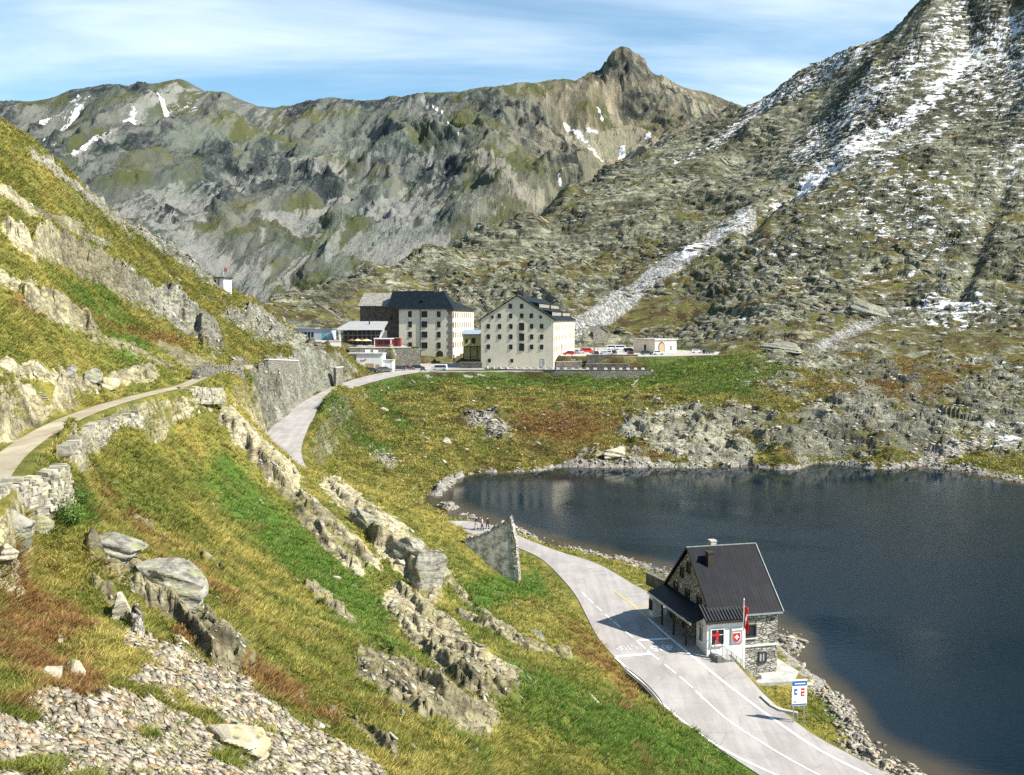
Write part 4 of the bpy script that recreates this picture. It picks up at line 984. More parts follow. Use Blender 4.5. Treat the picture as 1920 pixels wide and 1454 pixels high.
# flagpole
fx, fy = hw(1.75, AY0 - 1.9)
fl = thing('flagpole', 'thin flagpole with a limp red and white flag in front of the white annex', 'flagpole', (fx, fy, gz(fx, fy) - .05), HA)
zt = 8.9 - fl.location.z
MB().tube((0, 0, 0), (0, 0, zt), .05, 8, .03).sphere((0, 0, zt + .05), .07).build('pole', M['white'], fl)
vs, fs = [], []
nU, nW = 9, 14
def flag_pt(i, j):
    u, w = i / (nU - 1), j / (nW - 1)
    return (.05 + u * .42 * (1 - .25 * w) + .05 * math.sin(w * 5 + u * 3), .16 * math.sin(u * 9 + w * 2.5) * (.4 + u), zt - .5 - w * 1.9 - u * (.35 + .3 * w))
for j in range(nW):
    for i in range(nU): vs.append(flag_pt(i, j))
for j in range(nW - 1):
    for i in range(nU - 1): fs.append((j * nU + i, j * nU + i + 1, (j + 1) * nU + i + 1, (j + 1) * nU + i))
flag = mesh_obj('flag', vs, fs, M['red'], fl, True); flag.modifiers.new('thickness', 'SOLIDIFY').thickness = .012
cr = [(i, j) for i in range(nU) for j in range(nW)]
vs, fs = [], []
for (i0, i1, j0, j1) in ((2, 6, 6, 8), (3, 5, 4, 6), (3, 5, 8, 10)):
    for i in range(i0, i1):
        for j in range(j0, j1):
            k0 = len(vs)
            for a, b in ((i, j), (i + 1, j), (i + 1, j + 1), (i, j + 1)):
                x, y, z = flag_pt(a, b); vs.append((x, y - .014, z))
            fs.append((k0, k0 + 1, k0 + 2, k0 + 3))
c_ = mesh_obj('flag_cross', vs, fs, M['white'], flag, True); c_.modifiers.new('thickness', 'SOLIDIFY').thickness = .02

# information sign on two posts
sg = G(1497, 1356, 2.2)
sg = (sg[0], sg[1], gz(sg[0], sg[1]) - .05)
sign = thing('information_sign', 'tall white information sign with a blue header on two steel posts beside the lake shore', 'sign', sg, R(8))
for x in (-.42, .42): MB().tube((x, 0, -.4), (x, 0, 3.45), .045, 8).build('post', M['steel'], sign)
pb = MB().box(-.60, .60, -.09, -.05, 1.45, 3.5).build('sign_board', M['white'], sign)
MB().box(-.58, .58, -.105, -.091, 3.02, 3.38).build('blue_header', M['blue'], pb)
MB().box(-.40, .44, -.112, -.106, 3.14, 3.22).build('header_text', M['white'], pb)
MB().box(-.58, .58, -.105, -.091, 1.50, 1.60).build('blue_footer', M['blue'], pb)
MB().box(-.42, -.18, -.105, -.091, 2.62, 2.78).box(-.42, -.18, -.105, -.091, 2.32, 2.46).box(-.42, -.34, -.104, -.092, 2.46, 2.62).build('blue_symbol', M['blue'], pb)
MB().box(.12, .40, -.105, -.091, 2.66, 2.80).box(.12, .40, -.105, -.091, 2.42, 2.56).box(.12, .40, -.105, -.091, 2.20, 2.30).box(.12, .20, -.104, -.092, 2.30, 2.42).build('red_symbol', M['red'], pb)
MB().box(-.44, -.26, -.105, -.091, 1.72, 1.82).build('small_emblem', M['grey_panel'], pb)

# lake-side parapet with railing behind the house
q0, q1 = on_road(1214, 1083), on_road(1252, 1101)
L_ = float(np.linalg.norm((q1 - q0)[:2])); an_ = math.atan2(q1[1] - q0[1], q1[0] - q0[0])
pp = thing('lakeside_railing', 'grey steel railing on a dark low wall beside the lake behind the stone house', 'railing', (q0[0], q0[1], q0[2]), an_)
MB().box(0, L_ + .8, -.2, .2, -.8, .55).build('low_wall', M['dark_concrete'], pp)
rr = MB()
for k in range(9):
    x = (L_ + .6) * k / 8 + .1; rr.tube((x, 0, .5), (x, 0, 1.65), .035, 6)
for z in (.8, 1.05, 1.3, 1.65): rr.tube((.1, 0, z), (L_ + .7, 0, z), .025, 6)
rr.build('railing', M['steel'], pp)

# drain pit with a curved guard wall on the slope side of the road
cv = [np.array(G(*p)) for p in ((1172, 1262, 3.3), (1200, 1284, 3.1), (1222, 1305, 2.9), (1238, 1325, 2.75), (1248, 1345, 2.6))]
cvv = cat(cv, .6)
kp = thing('guard_kerb', 'dark curved guard kerb beside a concrete drain pit at the foot of the grass slope', 'kerb', tuple(cvv[0]))
mb = MB()
for i in range(len(cvv) - 1):
    a, b = cvv[i] - cvv[0], cvv[i + 1] - cvv[0]
    t = (b - a)[:2]; t /= np.linalg.norm(t); nr = np.array([-t[1], t[0]]) * -.28
    mb.add([(a[0], a[1], a[2] - .6), (b[0], b[1], b[2] - .6), (b[0] + nr[0], b[1] + nr[1], b[2] - .6), (a[0] + nr[0], a[1] + nr[1], a[2] - .6),
            (a[0], a[1], a[2] + .35), (b[0], b[1], b[2] + .35), (b[0] + nr[0], b[1] + nr[1], b[2] + .35), (a[0] + nr[0], a[1] + nr[1], a[2] + .35)],
           [(0, 1, 5, 4), (1, 2, 6, 5), (2, 3, 7, 6), (3, 0, 4, 7), (4, 5, 6, 7)])
mb.build('kerb_wall', M['dark_concrete'], kp)
mb = MB()
for i in range(len(cvv) - 1):
    a, b = cvv[i] - cvv[0], cvv[i + 1] - cvv[0]
    mb.tube((a[0], a[1], a[2] + .52), (b[0], b[1], b[2] + .52), .04, 6)
mb.build('rail', M['dark_metal'], kp)
p_ = np.array(G(1222, 1322, 2.6)) - cvv[0]
MB().box(p_[0] - 1.2, p_[0] + .9, p_[1] - .9, p_[1] + 1.1, p_[2] - 1, p_[2] + .08).build('drain_pit', M['pale_stone'], kp)

# kerb beside the sign
kb = [np.array(on_road(*p)) for p in ((1428, 1307), (1448, 1325), (1464, 1333), (1496, 1339))]
ks = thing('stone_kerb', 'low grey kerb bounding the grass between the road and the tall white sign', 'kerb', tuple(kb[0]))
mb = MB()
for i in range(3):
    a, b = kb[i] - kb[0], kb[i + 1] - kb[0]
    t = (b - a)[:2]; t /= np.linalg.norm(t); n_ = np.array([-t[1], t[0]]) * .16
    mb.add([(a[0] - n_[0], a[1] - n_[1], a[2] - .5), (b[0] - n_[0], b[1] - n_[1], b[2] - .5), (b[0] + n_[0], b[1] + n_[1], b[2] - .5), (a[0] + n_[0], a[1] + n_[1], a[2] - .5), (a[0] - n_[0], a[1] - n_[1], a[2] + .14), (b[0] - n_[0], b[1] - n_[1], b[2] + .14), (b[0] + n_[0], b[1] + n_[1], b[2] + .14), (a[0] + n_[0], a[1] + n_[1], a[2] + .14)],
           [(0, 1, 5, 4), (1, 2, 6, 5), (2, 3, 7, 6), (3, 0, 4, 7), (4, 5, 6, 7)])
mb.build('kerb_stone', M['concrete'], ks)

s_ = NT('mottled lime render'); _p = s_.obj(); _n = s_.noise(_p, 1.3, 10, .7)
M['wedge'] = s_.out(s_.mix(s_.ss(_n, .36, .62), (.16, .15, .125), (.50, .48, .42)), .9, s_.bump(_n, .8, .1), spec=.15)
# tall masonry wedge on the slope above the road
T0, T1 = np.array(P(874, 1013, 98.2)), np.array(P(958, 1088, 97.3))
Lw = float(np.linalg.norm((T1 - T0)[:2])); aw = math.atan2(T1[1] - T0[1], T1[0] - T0[0])
wz = thing('avalanche_wall', 'tall grey masonry wedge wall with a pointed top standing on the slope above the road', 'wall', tuple(T0), aw)
def zof(px, py, f):
    q = T0 + (T1 - T0) * f
    return 33 + ray(px, py)[1] * q[1] - T0[2]
prof = [(-.3, -1.2), (0, .15), (Lw * .25, zof(900, 1010, .25) + .1), (Lw * .5, zof(918, 1003, .5) + .2), (Lw * .75, zof(936, 990, .75) + .3), (Lw * .93, zof(950, 977, .93)), (Lw, zof(957, 975, 1.0)), (Lw + .45, zof(962, 1010, 1.0)), (Lw + .95, zof(968, 1096, 1.0) - 1.5), (Lw * .5, -4), (Lw * .2, -2.5)]
prof2 = []
for (x0, z0), (x1, z1) in zip(prof[1:7], prof[2:8]):
    for k in range(5): prof2.append((x0 + (x1 - x0) * k / 5 + rng.uniform(-.03, .03), z0 + (z1 - z0) * k / 5 + rng.uniform(-.16, .16)))
prof = [prof[0]] + prof2 + prof[7:]
MB().prism(prof, 0, 1.1, 'y').build('wall_body', M['wedge'], wz)
cp_ = MB()
for k in range(26):
    x0, z0 = prof2[k]; x1, z1 = prof2[k + 1]
    if rng.random() < .8: cp_.slab([(x0, -.05, z0 - .05), (x1, -.05, z1 - .05), (x1, 1.15, z1 - .05), (x0, 1.15, z0 - .05)], (0, 0, 1), .12 + .16 * rng.random())
cp_.build('coping_stones', M['old_stone'], wz)
MB().prism([(Lw + .02, zof(957, 977, 1.0) - .4), (Lw + .47, zof(962, 1010, 1.0)), (Lw + .99, zof(968, 1096, 1.0) - 1.2), (Lw + .5, zof(968, 1096, 1.0) - 1.2)], -.05, 1.15, 'y').build('painted_lit_end', M['dry_stone'], wz)  # paler stone strip puts the sunlight on this narrow end into the colour
# ---------------------------------------------------------------- buildings on the pass
def frame_at(px, Yd, z): return ((px - 960) / F * Yd, Yd, z)
# right hospice building: gable to the viewer
HR = thing('hospice_gable_building', 'large cream gabled hospice building with rows of small dark windows', 'building', frame_at(1038, 319, 16.7), R(-9.5))
GW, GL, GE, GR = 24.6, 68.0, 16.4, 24.2
MB().box(-GW, 0, 0, GL, -2, GE).prism([(-GW, GE), (0, GE), (-GW / 2, GR)], 0, GL, 'y').build('wall', M['cream'], HR)
rf = MB(); ns = Vector((GR - GE, 0, GW / 2)).normalized()
ov = .7; dz_ = ov * (GR - GE) / (GW / 2)
for sg_ in (1, -1):
    xe = 0 + ov if sg_ > 0 else -GW - ov
    rf.slab([(xe, -.6, GE - dz_), (xe, GL + .5, GE - dz_), (-GW / 2, GL + .5, GR), (-GW / 2, -.6, GR)], (ns.x * sg_, 0, ns.z), .30)
rfo = rf.build('roof', M['roof_green'], HR)
for zz_, d0 in ((GE + 1.1, 1.2), (GE + 4.1, 5.6)):                     # two long rows of shed dormers on the lit slope
    for seg in ((5, 33), (36, 62)):
        db = MB()
        xo = -d0
        zb_ = GE + (d0) * (GR - GE) / (GW / 2)
        db.prism([(xo, zb_ - .3), (xo, zb_ + 1.9), (xo - 4.2, zb_ + 2.75), (xo - 4.2, zb_ + 1.9)], seg[0], seg[1], 'y')
        dm = db.build('dormer', M['roof_green'], rfo)
        y = seg[0] + .8
        while y < seg[1] - 1.2:
            o_ = MB().box(xo + .003, xo + .08, y, y + .6, zb_ + .55, zb_ + 1.65).build('dormer_shutter', M['cream2'], rfo); y += 1.9
def fu(px): return (px - 1038) / 135 * GW
def fz(py): return (692 - py) / 92 * GE
for px in (958, 979): window(HR, fu(px), fz(579), .95, 1.35, 'front', 0)
for px in (937.5, 958.7, 979, 997): window(HR, fu(px), fz(597), .95, 1.35, 'front', 0)
for px in (924.5, 1014): window(HR, fu(px), fz(597.5), .7, .7, 'front', 0)
for py in (616.5, 636, 655):
    for px in (917, 938, 959, 979, 997.5, 1016):
        if px == 938 and py == 655: continue
        if px == 979: window(HR, fu(px), fz(py + 3.2), 1.55, 2.3, 'front', 0)
        else: window(HR, fu(px), fz(py), .95, 1.35, 'front', 0)
for px in (919, 961): window(HR, fu(px), fz(680), .7, 1.0, 'front', 0)
window(HR, fu(1018.5), fz(685.5), 1.1, 2.2, 'front', 0, 'frame_white', 'pane_pale')
for z in (12.7, 9.2, 5.6):
    for k in range(14):
        if k in (4, 9): continue
        window(HR, 3 + k * 4.6, z, 1.05, 1.75, 'right', 0, 'frame_dark', 'pane', False, .06)
MB().tube((.12, 21.5, 0), (.12, 21.5, 8), .12).build('downpipe', M['dark_metal'], HR)
for x0, x1 in ((-GW - .03, -GW + .5), (-.5, .03)):
    pass
MB().box(-GW - .06, .06, -.06, -.003, -1.5, .5).build('base_course', M['concrete'], HR)

# left hospice building: hipped roof
HL = thing('hospice_main_building', 'large cream hospice building with a dark hipped roof and white sunlit side', 'building', frame_at(848, 366, 18.0), R(-8.5))
BW, BL, BE, BR = 20.8, 44.0, 19.4, 26.2
MB().box(-BW, 0, 0, BL, -2, BE).build('wall', M['cream2'], HL)
rf = MB(); o2 = .8
rf.add([(-BW - 4.5, -o2, BE - .2), (o2, -o2, BE - .2), (o2, 15.6, BE - .2), (-BW - 4.5, 15.6, BE - .2), (-BW - 4.5, 7.4, BR), (-5.0, 7.4, BR)], [(3, 2, 1, 0), (0, 1, 5, 4), (1, 2, 5), (2, 3, 4, 5), (3, 0, 4)])
rf.add([(o2, 15.6, BE - .2), (o2, BL + o2, BE - .2), (-BW - o2, BL + o2, BE - .2), (-BW - o2, 15.6, BE - .2), (-BW / 2, 15.6, BR - 2), (-BW / 2, BL - 8, BR - 2)], [(0, 3, 2, 1), (0, 1, 5, 4), (1, 2, 5), (2, 3, 4, 5), (3, 0, 4)])
rfo = rf.build('roof', M['roof_green'], HL)
MB().box(-BW - .9, o2 + .1, -o2 - .12, -o2 + .003, BE - .45, BE - .12).box(o2, o2 + .12, -o2, BL + o2, BE - .45, BE - .12).build('gutter', M['dark_metal'], rfo)
MB().box(-8.6, -7.3, 6.8, 8.0, BR - 1, BR + 1.7).box(-8.75, -7.15, 6.65, 8.15, BR + 1.7, BR + 1.95).build('chimney', M['dark_concrete'], HL)
MB().box(-6.6, -6.0, 7.0, 7.6, BR - 1, BR + 1.1).build('chimney', M['pale_stone'], HL, label='small pale chimney beside the dark one')
MB().prism([(-12.6, BE + 2.8), (-11.8, BE + 2.8), (-12.2, BE + 3.6)], 1.6, 4.4, 'y').build('roof_vent', M['roof_green'], rfo)
def gu(px): return (px - 848) / 98 * BW
def gz_(py): return (672 - py) / 95 * BE
for py in (593, 612, 631, 651):
    for px, w in ((770.5, 1.25), (797, 2.0), (823.5, 1.25)):
        window(HL, gu(px), gz_(py), w, 2.0, 'front', 0)
for z in (15.8, 12.0, 8.2, 4.4):
    for k in range(10): window(HL, 2.2 + k * 4.2, z, 1.15, 2.0, 'right', 0, 'frame_dark', 'pane', False, .06)
MB().tube((gu(789.5), -.14, -.5), (gu(789.5), -.14, BE - .3), .14).build('downpipe', M['dark_metal'], HL)
qs = MB()
for k in range(14): qs.box(-1.5 - .5 * (k % 2), .05, -.05, .9 + .4 * (k % 2), k * 1.38, k * 1.38 + 1.3)
qs.build('corner_stones', M['old_stone'], HL)
ad = MB(); pts_ = [(gu(819), 0)] + [(gu(825) + 1.35 * math.cos(t), 1.9 + 1.35 * math.sin(t)) for t in [math.pi * (1 - k / 8) for k in range(9)]] + [(gu(831), 0)]
ad.prism(pts_, -.06, -.003, 'y').build('arched_door', M['frame_dark'], HL)
MB().box(gu(772), gu(790), -1.3, -.003, gz_(654), gz_(652)).build('balcony', M['concrete'], HL)
MB().sphere((gu(778), -.75, gz_(650)), .8, 9, 6, (1.8, .6, .5)).sphere((gu(785), -.7, gz_(650)), .7, 9, 6, (1.5, .6, .5)).build('flower_box', simple('balcony plants', (.10, .17, .03), .9, .5, 5, bump=1), HL)

# dark stone wing on the left
DW = thing('stone_wing_building', 'dark stone building with a grey slab roof left of the hipped hospice', 'building', frame_at(752, 372, 19), R(-12))
MB().box(-17.8, -.6, 3, 15, -2, 19.6).prism([(3, 19.6), (15, 19.6), (9, 24.2)], -17.8, -.6, 'x').build('wall', M['dark_stone'], DW)
rf = MB()
rf.slab([(-18.3, 2.3, 19.2), (-.3, 2.3, 19.2), (-.3, 9, 24.4), (-18.3, 9, 24.4)], (0, -.6, .8), .3)
rf.slab([(-.3, 15.7, 19.2), (-18.3, 15.7, 19.2), (-18.3, 9, 24.4), (-.3, 9, 24.4)], (0, .6, .8), .3)
rf.build('roof', M['slab_roof'], DW)
MB().box(-3.6, -2.4, 7.6, 8.9, 22, 25.4).build('chimney', M['pale_stone'], DW)
for u, z in ((-14, 11), (-9, 11), (-5, 14)): window(DW, u, z, .9, 1.3, 'front', 3)
# restaurant hall with a wide canopy
RH = thing('restaurant_hall', 'low restaurant hall with a pale overhanging roof and dark glass front behind the terrace', 'building', frame_at(640, 352, 24.0), R(-6))
MB().box(.3, 15, 1.2, 9, -2, 5.0).build('wall', M['dark_stone'], RH)
MB().slab([(-.8, -1.5, 5.6), (16.4, -1.5, 5.6), (15.4, 9, 8.0), (.8, 9, 8.0)], (0, -.2, 1), .45).build('roof', M['roof_grey'], RH)
MB().box(-.9, 16.5, -1.75, -1.5, 5.3, 6.0).prism([(15.6, 5.3), (16.5, 5.3), (14.6, 1.2), (14.0, 1.2)], -1.4, -1.0, 'y').prism([(-.8, 5.3), (.2, 5.3), (.2, 1.2), (-.2, 1.2)], -1.4, -1.0, 'y').build('canopy_edge', M['white'], RH)
gf = MB().box(.6, 14.6, 1.10, 1.19, .4, 4.7).build('glass_front', M['pane'], RH)
mb = MB()
for k in range(9): mb.box(.6 + k * 1.72, .74 + k * 1.72, 1.0, 1.099, .4, 4.7)
mb.box(.6, 14.6, 1.0, 1.098, 3.3, 3.45)
mb.build('mullion', M['grey_panel'], gf)
MB().tube((9.6, 4, 6.6), (9.6, 4, 9.2), .25).build('flue', M['dark_metal'], RH)
# terrace wall, pergola, parasols
TW = thing('terrace_wall', 'rough stone retaining wall below the restaurant terrace', 'wall', frame_at(655, 322, 16.4), R(3))
tv = MB(); tv.box(0, 20.5, 0, 1.0, -2, 7.2).box(20.5, 23.5, 1.2, 2.6, -2, 6.6)
tv.build('wall_body', M['old_stone'], TW)
MB().box(-.1, 20.6, -.1, 1.1, 7.2, 7.45).build('coping', M['pale_stone'], TW)
MB().box(12.6, 15.6, -.14, -.003, 3.6, 5.3).build('white_notice_board', M['white'], TW)
MB().box(5.2, 7.0, -.12, -.003, 5.0, 6.6).box(7.9, 9.6, -.12, -.003, 5.0, 6.5).build('small_notice_board', M['white'], TW)
rr = MB()
for k in range(14): rr.tube((.3 + k * 1.5, .5, 7.4), (.3 + k * 1.5, .5, 8.3), .04, 5)
rr.tube((.3, .5, 8.3), (20, .5, 8.3), .05, 5)
rr.build('railing', M['dark_metal'], TW)
PG = thing('terrace_kiosk', 'small white framed kiosk with dull red boards on the restaurant terrace', 'kiosk', frame_at(702, 333, 23.63), R(-4))
MB().box(.1, 5.8, .1, 3, 0, 2.7).build('wall', M['red_wall'], PG)
MB().box(-.2, 6.2, -.3, 3.2, 2.7, 3.0).box(0, .2, -.2, 0, 0, 2.7).box(5.7, 5.95, -.2, 0, 0, 2.7).build('roof_frame', M['white'], PG)
MB().box(1.4, 3.0, .02, .09, .9, 2.1).box(3.6, 5.0, .02, .09, .9, 2.1).build('window', M['pane'], PG)
RB2 = thing('red_shed', 'dull red shed tucked between the terrace kiosk and the hipped hospice', 'shed', frame_at(737, 338, 23.63), R(-4))
MB().box(0, 2.6, 0, 2.5, 0, 2.9).build('wall', M['red_wall'], RB2); MB().box(-.15, 2.75, -.15, 2.6, 2.9, 3.05).build('roof', M['roof_grey'], RB2); MB().box(.8, 1.7, -.06, -.003, 0, 2.1).build('door', M['frame_dark'], RB2)
def parasol(px, Yd, mat, label, r=1.7):
    t = thing('parasol', label, 'parasol', frame_at(px, Yd, 23.63), rng.uniform(0, 3), 'parasols on the restaurant terrace')
    MB().tube((0, 0, 0), (0, 0, 2.75), .035, 6).build('pole', M['wood'], t)
    vs = [(0, 0, 2.85)] + [(r * math.cos(k * math.pi / 4), r * math.sin(k * math.pi / 4), 2.2) for k in range(8)]
    c_ = mesh_obj('canopy', vs, [(0, k + 1, (k + 1) % 8 + 1) for k in range(8)], M[mat], t); c_.modifiers.new('thickness', 'SOLIDIFY').thickness = .02
    MB().box(-.3, .3, -.3, .3, 0, .08).build('base', M['concrete'], t)
    return t
parasol(688, 329, 'cream_cloth', 'pale cream parasol, the lightest on the restaurant terrace', 1.9)
parasol(671, 331, 'cream_cloth', 'cream parasol half hidden between the brown one and the lightest one', 1.5)
parasol(660, 330, 'rust_cloth', 'rusty brown parasol near the left end of the terrace', 1.6); parasol(680, 337, 'rust_cloth', 'rusty brown parasol behind the pale cream parasol', 1.6)
def table(px, Yd, label):
    t = thing('terrace_table', label, 'table', frame_at(px, Yd, 23.63), .2, 'white tables on the restaurant terrace')
    MB().box(-.7, .7, -.4, .4, .70, .76).build('table_top', M['white'], t); MB().tube((0, 0, 0), (0, 0, .7), .05).box(-.3, .3, -.25, .25, 0, .04).build('pedestal', M['steel'], t)
for px, lab in ((655, 'white table at the left end of the terrace under the brown parasol'), (676, 'white table left of the pale cream parasol'), (694, 'white table right of the pale cream parasol'), (733, 'white table in front of the red shed')): table(px, 326.5, lab)
# white roadside garage
KG = thing('white_garage', 'white flat roofed garage with a small red emblem beside the road bend', 'garage', frame_at(668, 303, 16.75), R(-3))
MB().box(0, 8.2, 0, 6, -1.5, 5.4).box(8.2, 11.4, 1.2, 5, -1.5, 3.4).build('wall', M['white_wall'], KG)
rfx = MB().box(-3.4, 8.5, -.3, 6.3, 5.4, 5.75).box(8.2, 11.6, 1.0, 5.2, 3.4, 3.6).build('roof', M['concrete'], KG)
MB().add([(0, .02, -1.5), (-3.1, 3.2, -1.5), (-3.1, 6, -1.5), (0, 6, -1.5), (0, .02, 5.4), (-3.1, 3.2, 5.4), (-3.1, 6, 5.4), (0, 6, 5.4)], [(0, 1, 5, 4), (1, 2, 6, 5), (2, 3, 7, 6), (4, 5, 6, 7)]).build('side_wall', M['concrete'], KG)
MB().box(1.1, 2.3, -.05, -.003, 0, 2.4).build('door', M['white'], KG); MB().box(3.0, 5.6, -.06, -.003, 0, 2.5).build('garage_door', M['tan_door'], KG); MB().box(6.2, 7.4, -.05, -.003, 0, 2.2).build('door', M['tan_door'], KG)
MB().box(1.3, 2.6, -.05, -.003, 3.2, 3.5).prism([(2.3, 3.5), (3.2, 3.6), (2.9, 4.0)], -.06, -.004, 'y').build('red_emblem', M['red'], KG)
MB().box(9.2, 10.4, 1.14, 1.197, .1, 2.0).build('door', M['white'], KG)
# yellow link building and its shaded court
YL = thing('yellow_link_building', 'narrow yellow building bridging the gap between the two hospice buildings', 'building', frame_at(868, 352, 20.5), R(-4))
MB().box(0, 8.0, 0, 6, 3.0, 7.1).box(0, 8, 2.5, 6, -2, 3).build('wall', M['yellow_wall'], YL)
MB().slab([(-.4, -.5, 7.1), (8.3, -.5, 7.1), (8.3, 5, 8.6), (-.4, 5, 8.6)], (0, -.3, 1), .2).build('roof', M['blue_roof'], YL)
window(YL, 3.9, 4.0, 1.3, 1.8, 'front', 0); window(YL, 1.4, 4.3, .8, 1.0, 'front', 0)
mb = MB()
for k in range(4): mb.box(.1 + k * 2.5, .4 + k * 2.5, .1, .4, -2, 3.0)
mb.build('support_post', M['frame_dark'], YL)
FN = thing('iron_fence', 'black iron railing in front of the shaded court between the hospice buildings', 'fence', frame_at(852, 333, 18.6), R(-6))
mb = MB()
for k in range(20): mb.tube((k * .42, 0, 0), (k * .42, 0, 2.0), .035, 5)
mb.tube((0, 0, 1.9), (8, 0, 1.9), .04, 5).tube((0, 0, .4), (8, 0, .4), .04, 5)
mb.build('rail_panel', M['dark_metal'], FN)
for x in (-.2, 8.1): MB().box(x - .2, x + .2, -.2, .2, -.5, 2.3).build('post', M['dark_concrete'], FN)
LW = thing('court_wall', 'low dark stone wall in front of the iron railing', 'wall', frame_at(862, 322, 16.7), R(-2))
MB().box(0, 7.4, 0, .6, -.5, 2.0).build('wall_body', M['dark_stone'], LW); MB().box(-.05, 7.45, -.06, .66, 2.0, 2.15).build('coping', M['stone_grey'], LW)
# long low blue grey building behind the hill
BB = thing('blue_grey_building', 'long low blue grey building beyond the end of the grassy hill', 'building', frame_at(548, 392, 24.8), R(-4))
MB().box(0, 16.5, 0, 7, -2, 4.6).build('wall', simple('blue grey cladding', (.40, .46, .52), .6, .15), BB)
MB().box(-.4, 9.8, -.6, 7.3, 4.6, 4.95).box(9.8, 16.9, -.4, 7.3, 4.3, 4.6).build('roof', M['roof_grey'], BB)
mb = MB()
for k in range(6): mb.box(1 + k * 1.4, 2.0 + k * 1.4, -.05, -.003, .5, 3.2)
mb.build('window', M['pane'], BB); MB().box(12.6, 14.2, -.05, -.003, 0, 3).build('door', M['turquoise'], BB)
# stone hut and garage by the car park
SH = thing('stone_hut', 'small gabled stone hut at the mountain foot behind the car park', 'hut', frame_at(1112, 425, gz((1112 - 960) / F * 425, 425) - .4), R(18))
MB().box(0, 7.0, 0, 9, -2, 4.4).prism([(0, 4.4), (7, 4.4), (3.5, 6.6)], 0, 9, 'y').build('wall', M['old_stone'], SH)
MB().slab([(-.4, -.4, 4.2), (-.4, 9.3, 4.2), (3.5, 9.3, 6.75), (3.5, -.4, 6.75)], (-.5, 0, .8), .2).slab([(7.4, 9.3, 4.2), (7.4, -.4, 4.2), (3.5, -.4, 6.75), (3.5, 9.3, 6.75)], (.5, 0, .8), .2).build('roof', M['slab_roof'], SH)
MB().box(-.06, -.003, 2.2, 3.4, 0, 2.2).build('door', M['frame_dark'], SH)
CG = thing('stone_garage', 'square cream garage with an arched timber door beside the car park', 'garage', frame_at(1228, 352, 20.8), R(32))
MB().box(0, 10.4, 0, 12.5, -1, 4.7).build('wall', M['cream'], CG)
MB().box(-.45, 10.8, -.45, 12.9, 4.7, 5.2).build('roof', M['concrete'], CG)
pts_ = [(1.6, 0)] + [(3.1 + 1.5 * math.cos(t), 2.6 + 1.5 * math.sin(t)) for t in [math.pi * (1 - k / 8) for k in range(9)]] + [(4.6, 0)]
ad = MB().prism(pts_, -.10, -.003, 'y').build('arch_surround', M['frame_dark'], CG)
MB().prism([(3.1 + (x - 3.1) * .82, z * .9) for x, z in pts_], -.13, -.101, 'y').build('arched_door', M['tan_door'], ad)
MB().box(7.4, 8.0, -.05, -.003, 1.0, 2.6).build('slit_window', M['frame_dark'], CG); MB().box(-.05, -.003, 5.0, 6.2, .4, 3.0).build('side_door', M['frame_dark'], CG)
# retaining wall with guard stones in front of the hospice
pts_ = [xy(906, 311), xy(960, 307), xy(1040, 304), xy(1130, 303), xy(1222, 303)]
RW = thing('retaining_wall', 'long dark stone retaining wall with a row of white guard stones below the gabled hospice', 'wall', (pts_[0][0], pts_[0][1], 16.7))
mb = MB(); cp_ = MB(); gs = []
tot = 0
for i in range(4):
    a, b = np.array(pts_[i]), np.array(pts_[i + 1]); o_ = np.array(pts_[0])
    L_ = np.linalg.norm(b - a); t = (b - a) / L_; nr = np.array([-t[1], t[0]])
    def q(u, d, z): p = a - o_ + t * u + nr * d; return (p[0], p[1], z)
    for B_, d0, d1, z0, z1 in ((mb, 0, .8, -4.5, .35), (cp_, -.06, .86, .35, .52)):
        B_.add([q(0, d0, z0), q(L_, d0, z0), q(L_, d1, z0), q(0, d1, z0), q(0, d0, z1), q(L_, d0, z1), q(L_, d1, z1), q(0, d1, z1)], [(3, 2, 1, 0), (4, 5, 6, 7), (0, 1, 5, 4), (1, 2, 6, 5), (2, 3, 7, 6), (3, 0, 4, 7)])
    u = 1.0
    while u < L_ - .8:
        p = a - o_ + t * u + nr * .4; gs.append((p[0], p[1], math.atan2(t[1], t[0]))); u += 2.35
mb.build('wall_body', M['old_stone'], RW); cp_.build('coping', M['dark_concrete'], RW)
g0 = MB().box(-.55, .55, -.28, .28, 0, .62, .06).build('guard_stone', M['pale_stone'], RW, bevel=.04)
for k, (x, y, r_) in enumerate(gs):
    g_ = g0 if k == 0 else g0.copy()
    if k: COL.objects.link(g_); g_.parent = RW
    g_.location = (x, y, .52); g_.rotation_euler = (0, 0, r_)
MB().box(21.5, 23.2, -3.95, -3.2, -3.8, .3).build('buttress', M['pale_stone'], RW)
for nm, x0, y0, x1, y1, z0, z1, lab in (('car_park_wall', 1042, 313, 1096, 319, 15.5, 19.2, 'dark stone wall rising from the sunny side of the gabled hospice'), ('car_park_kerb_wall', 1100, 318, 1196, 320, 18.6, 21.3, 'low dark wall along the near edge of the car park'), ('forecourt_bank_wall', 1098, 312, 1178, 311, 15.5, 18.6, 'low dark wall with grass on top between car park and guard stones')):
    a, b = np.array(xy(x0, y0)), np.array(xy(x1, y1)); L_ = float(np.linalg.norm(b - a))
    t = thing(nm, lab, 'wall', (a[0], a[1], z0), math.atan2(b[1] - a[1], b[0] - a[0]))
    MB().box(0, L_, 0, .7, -1, z1 - z0).build('wall_body', M['dark_stone'], t); MB().box(-.05, L_ + .05, -.07, .77, z1 - z0, z1 - z0 + .18).build('coping', M['stone_grey'], t)
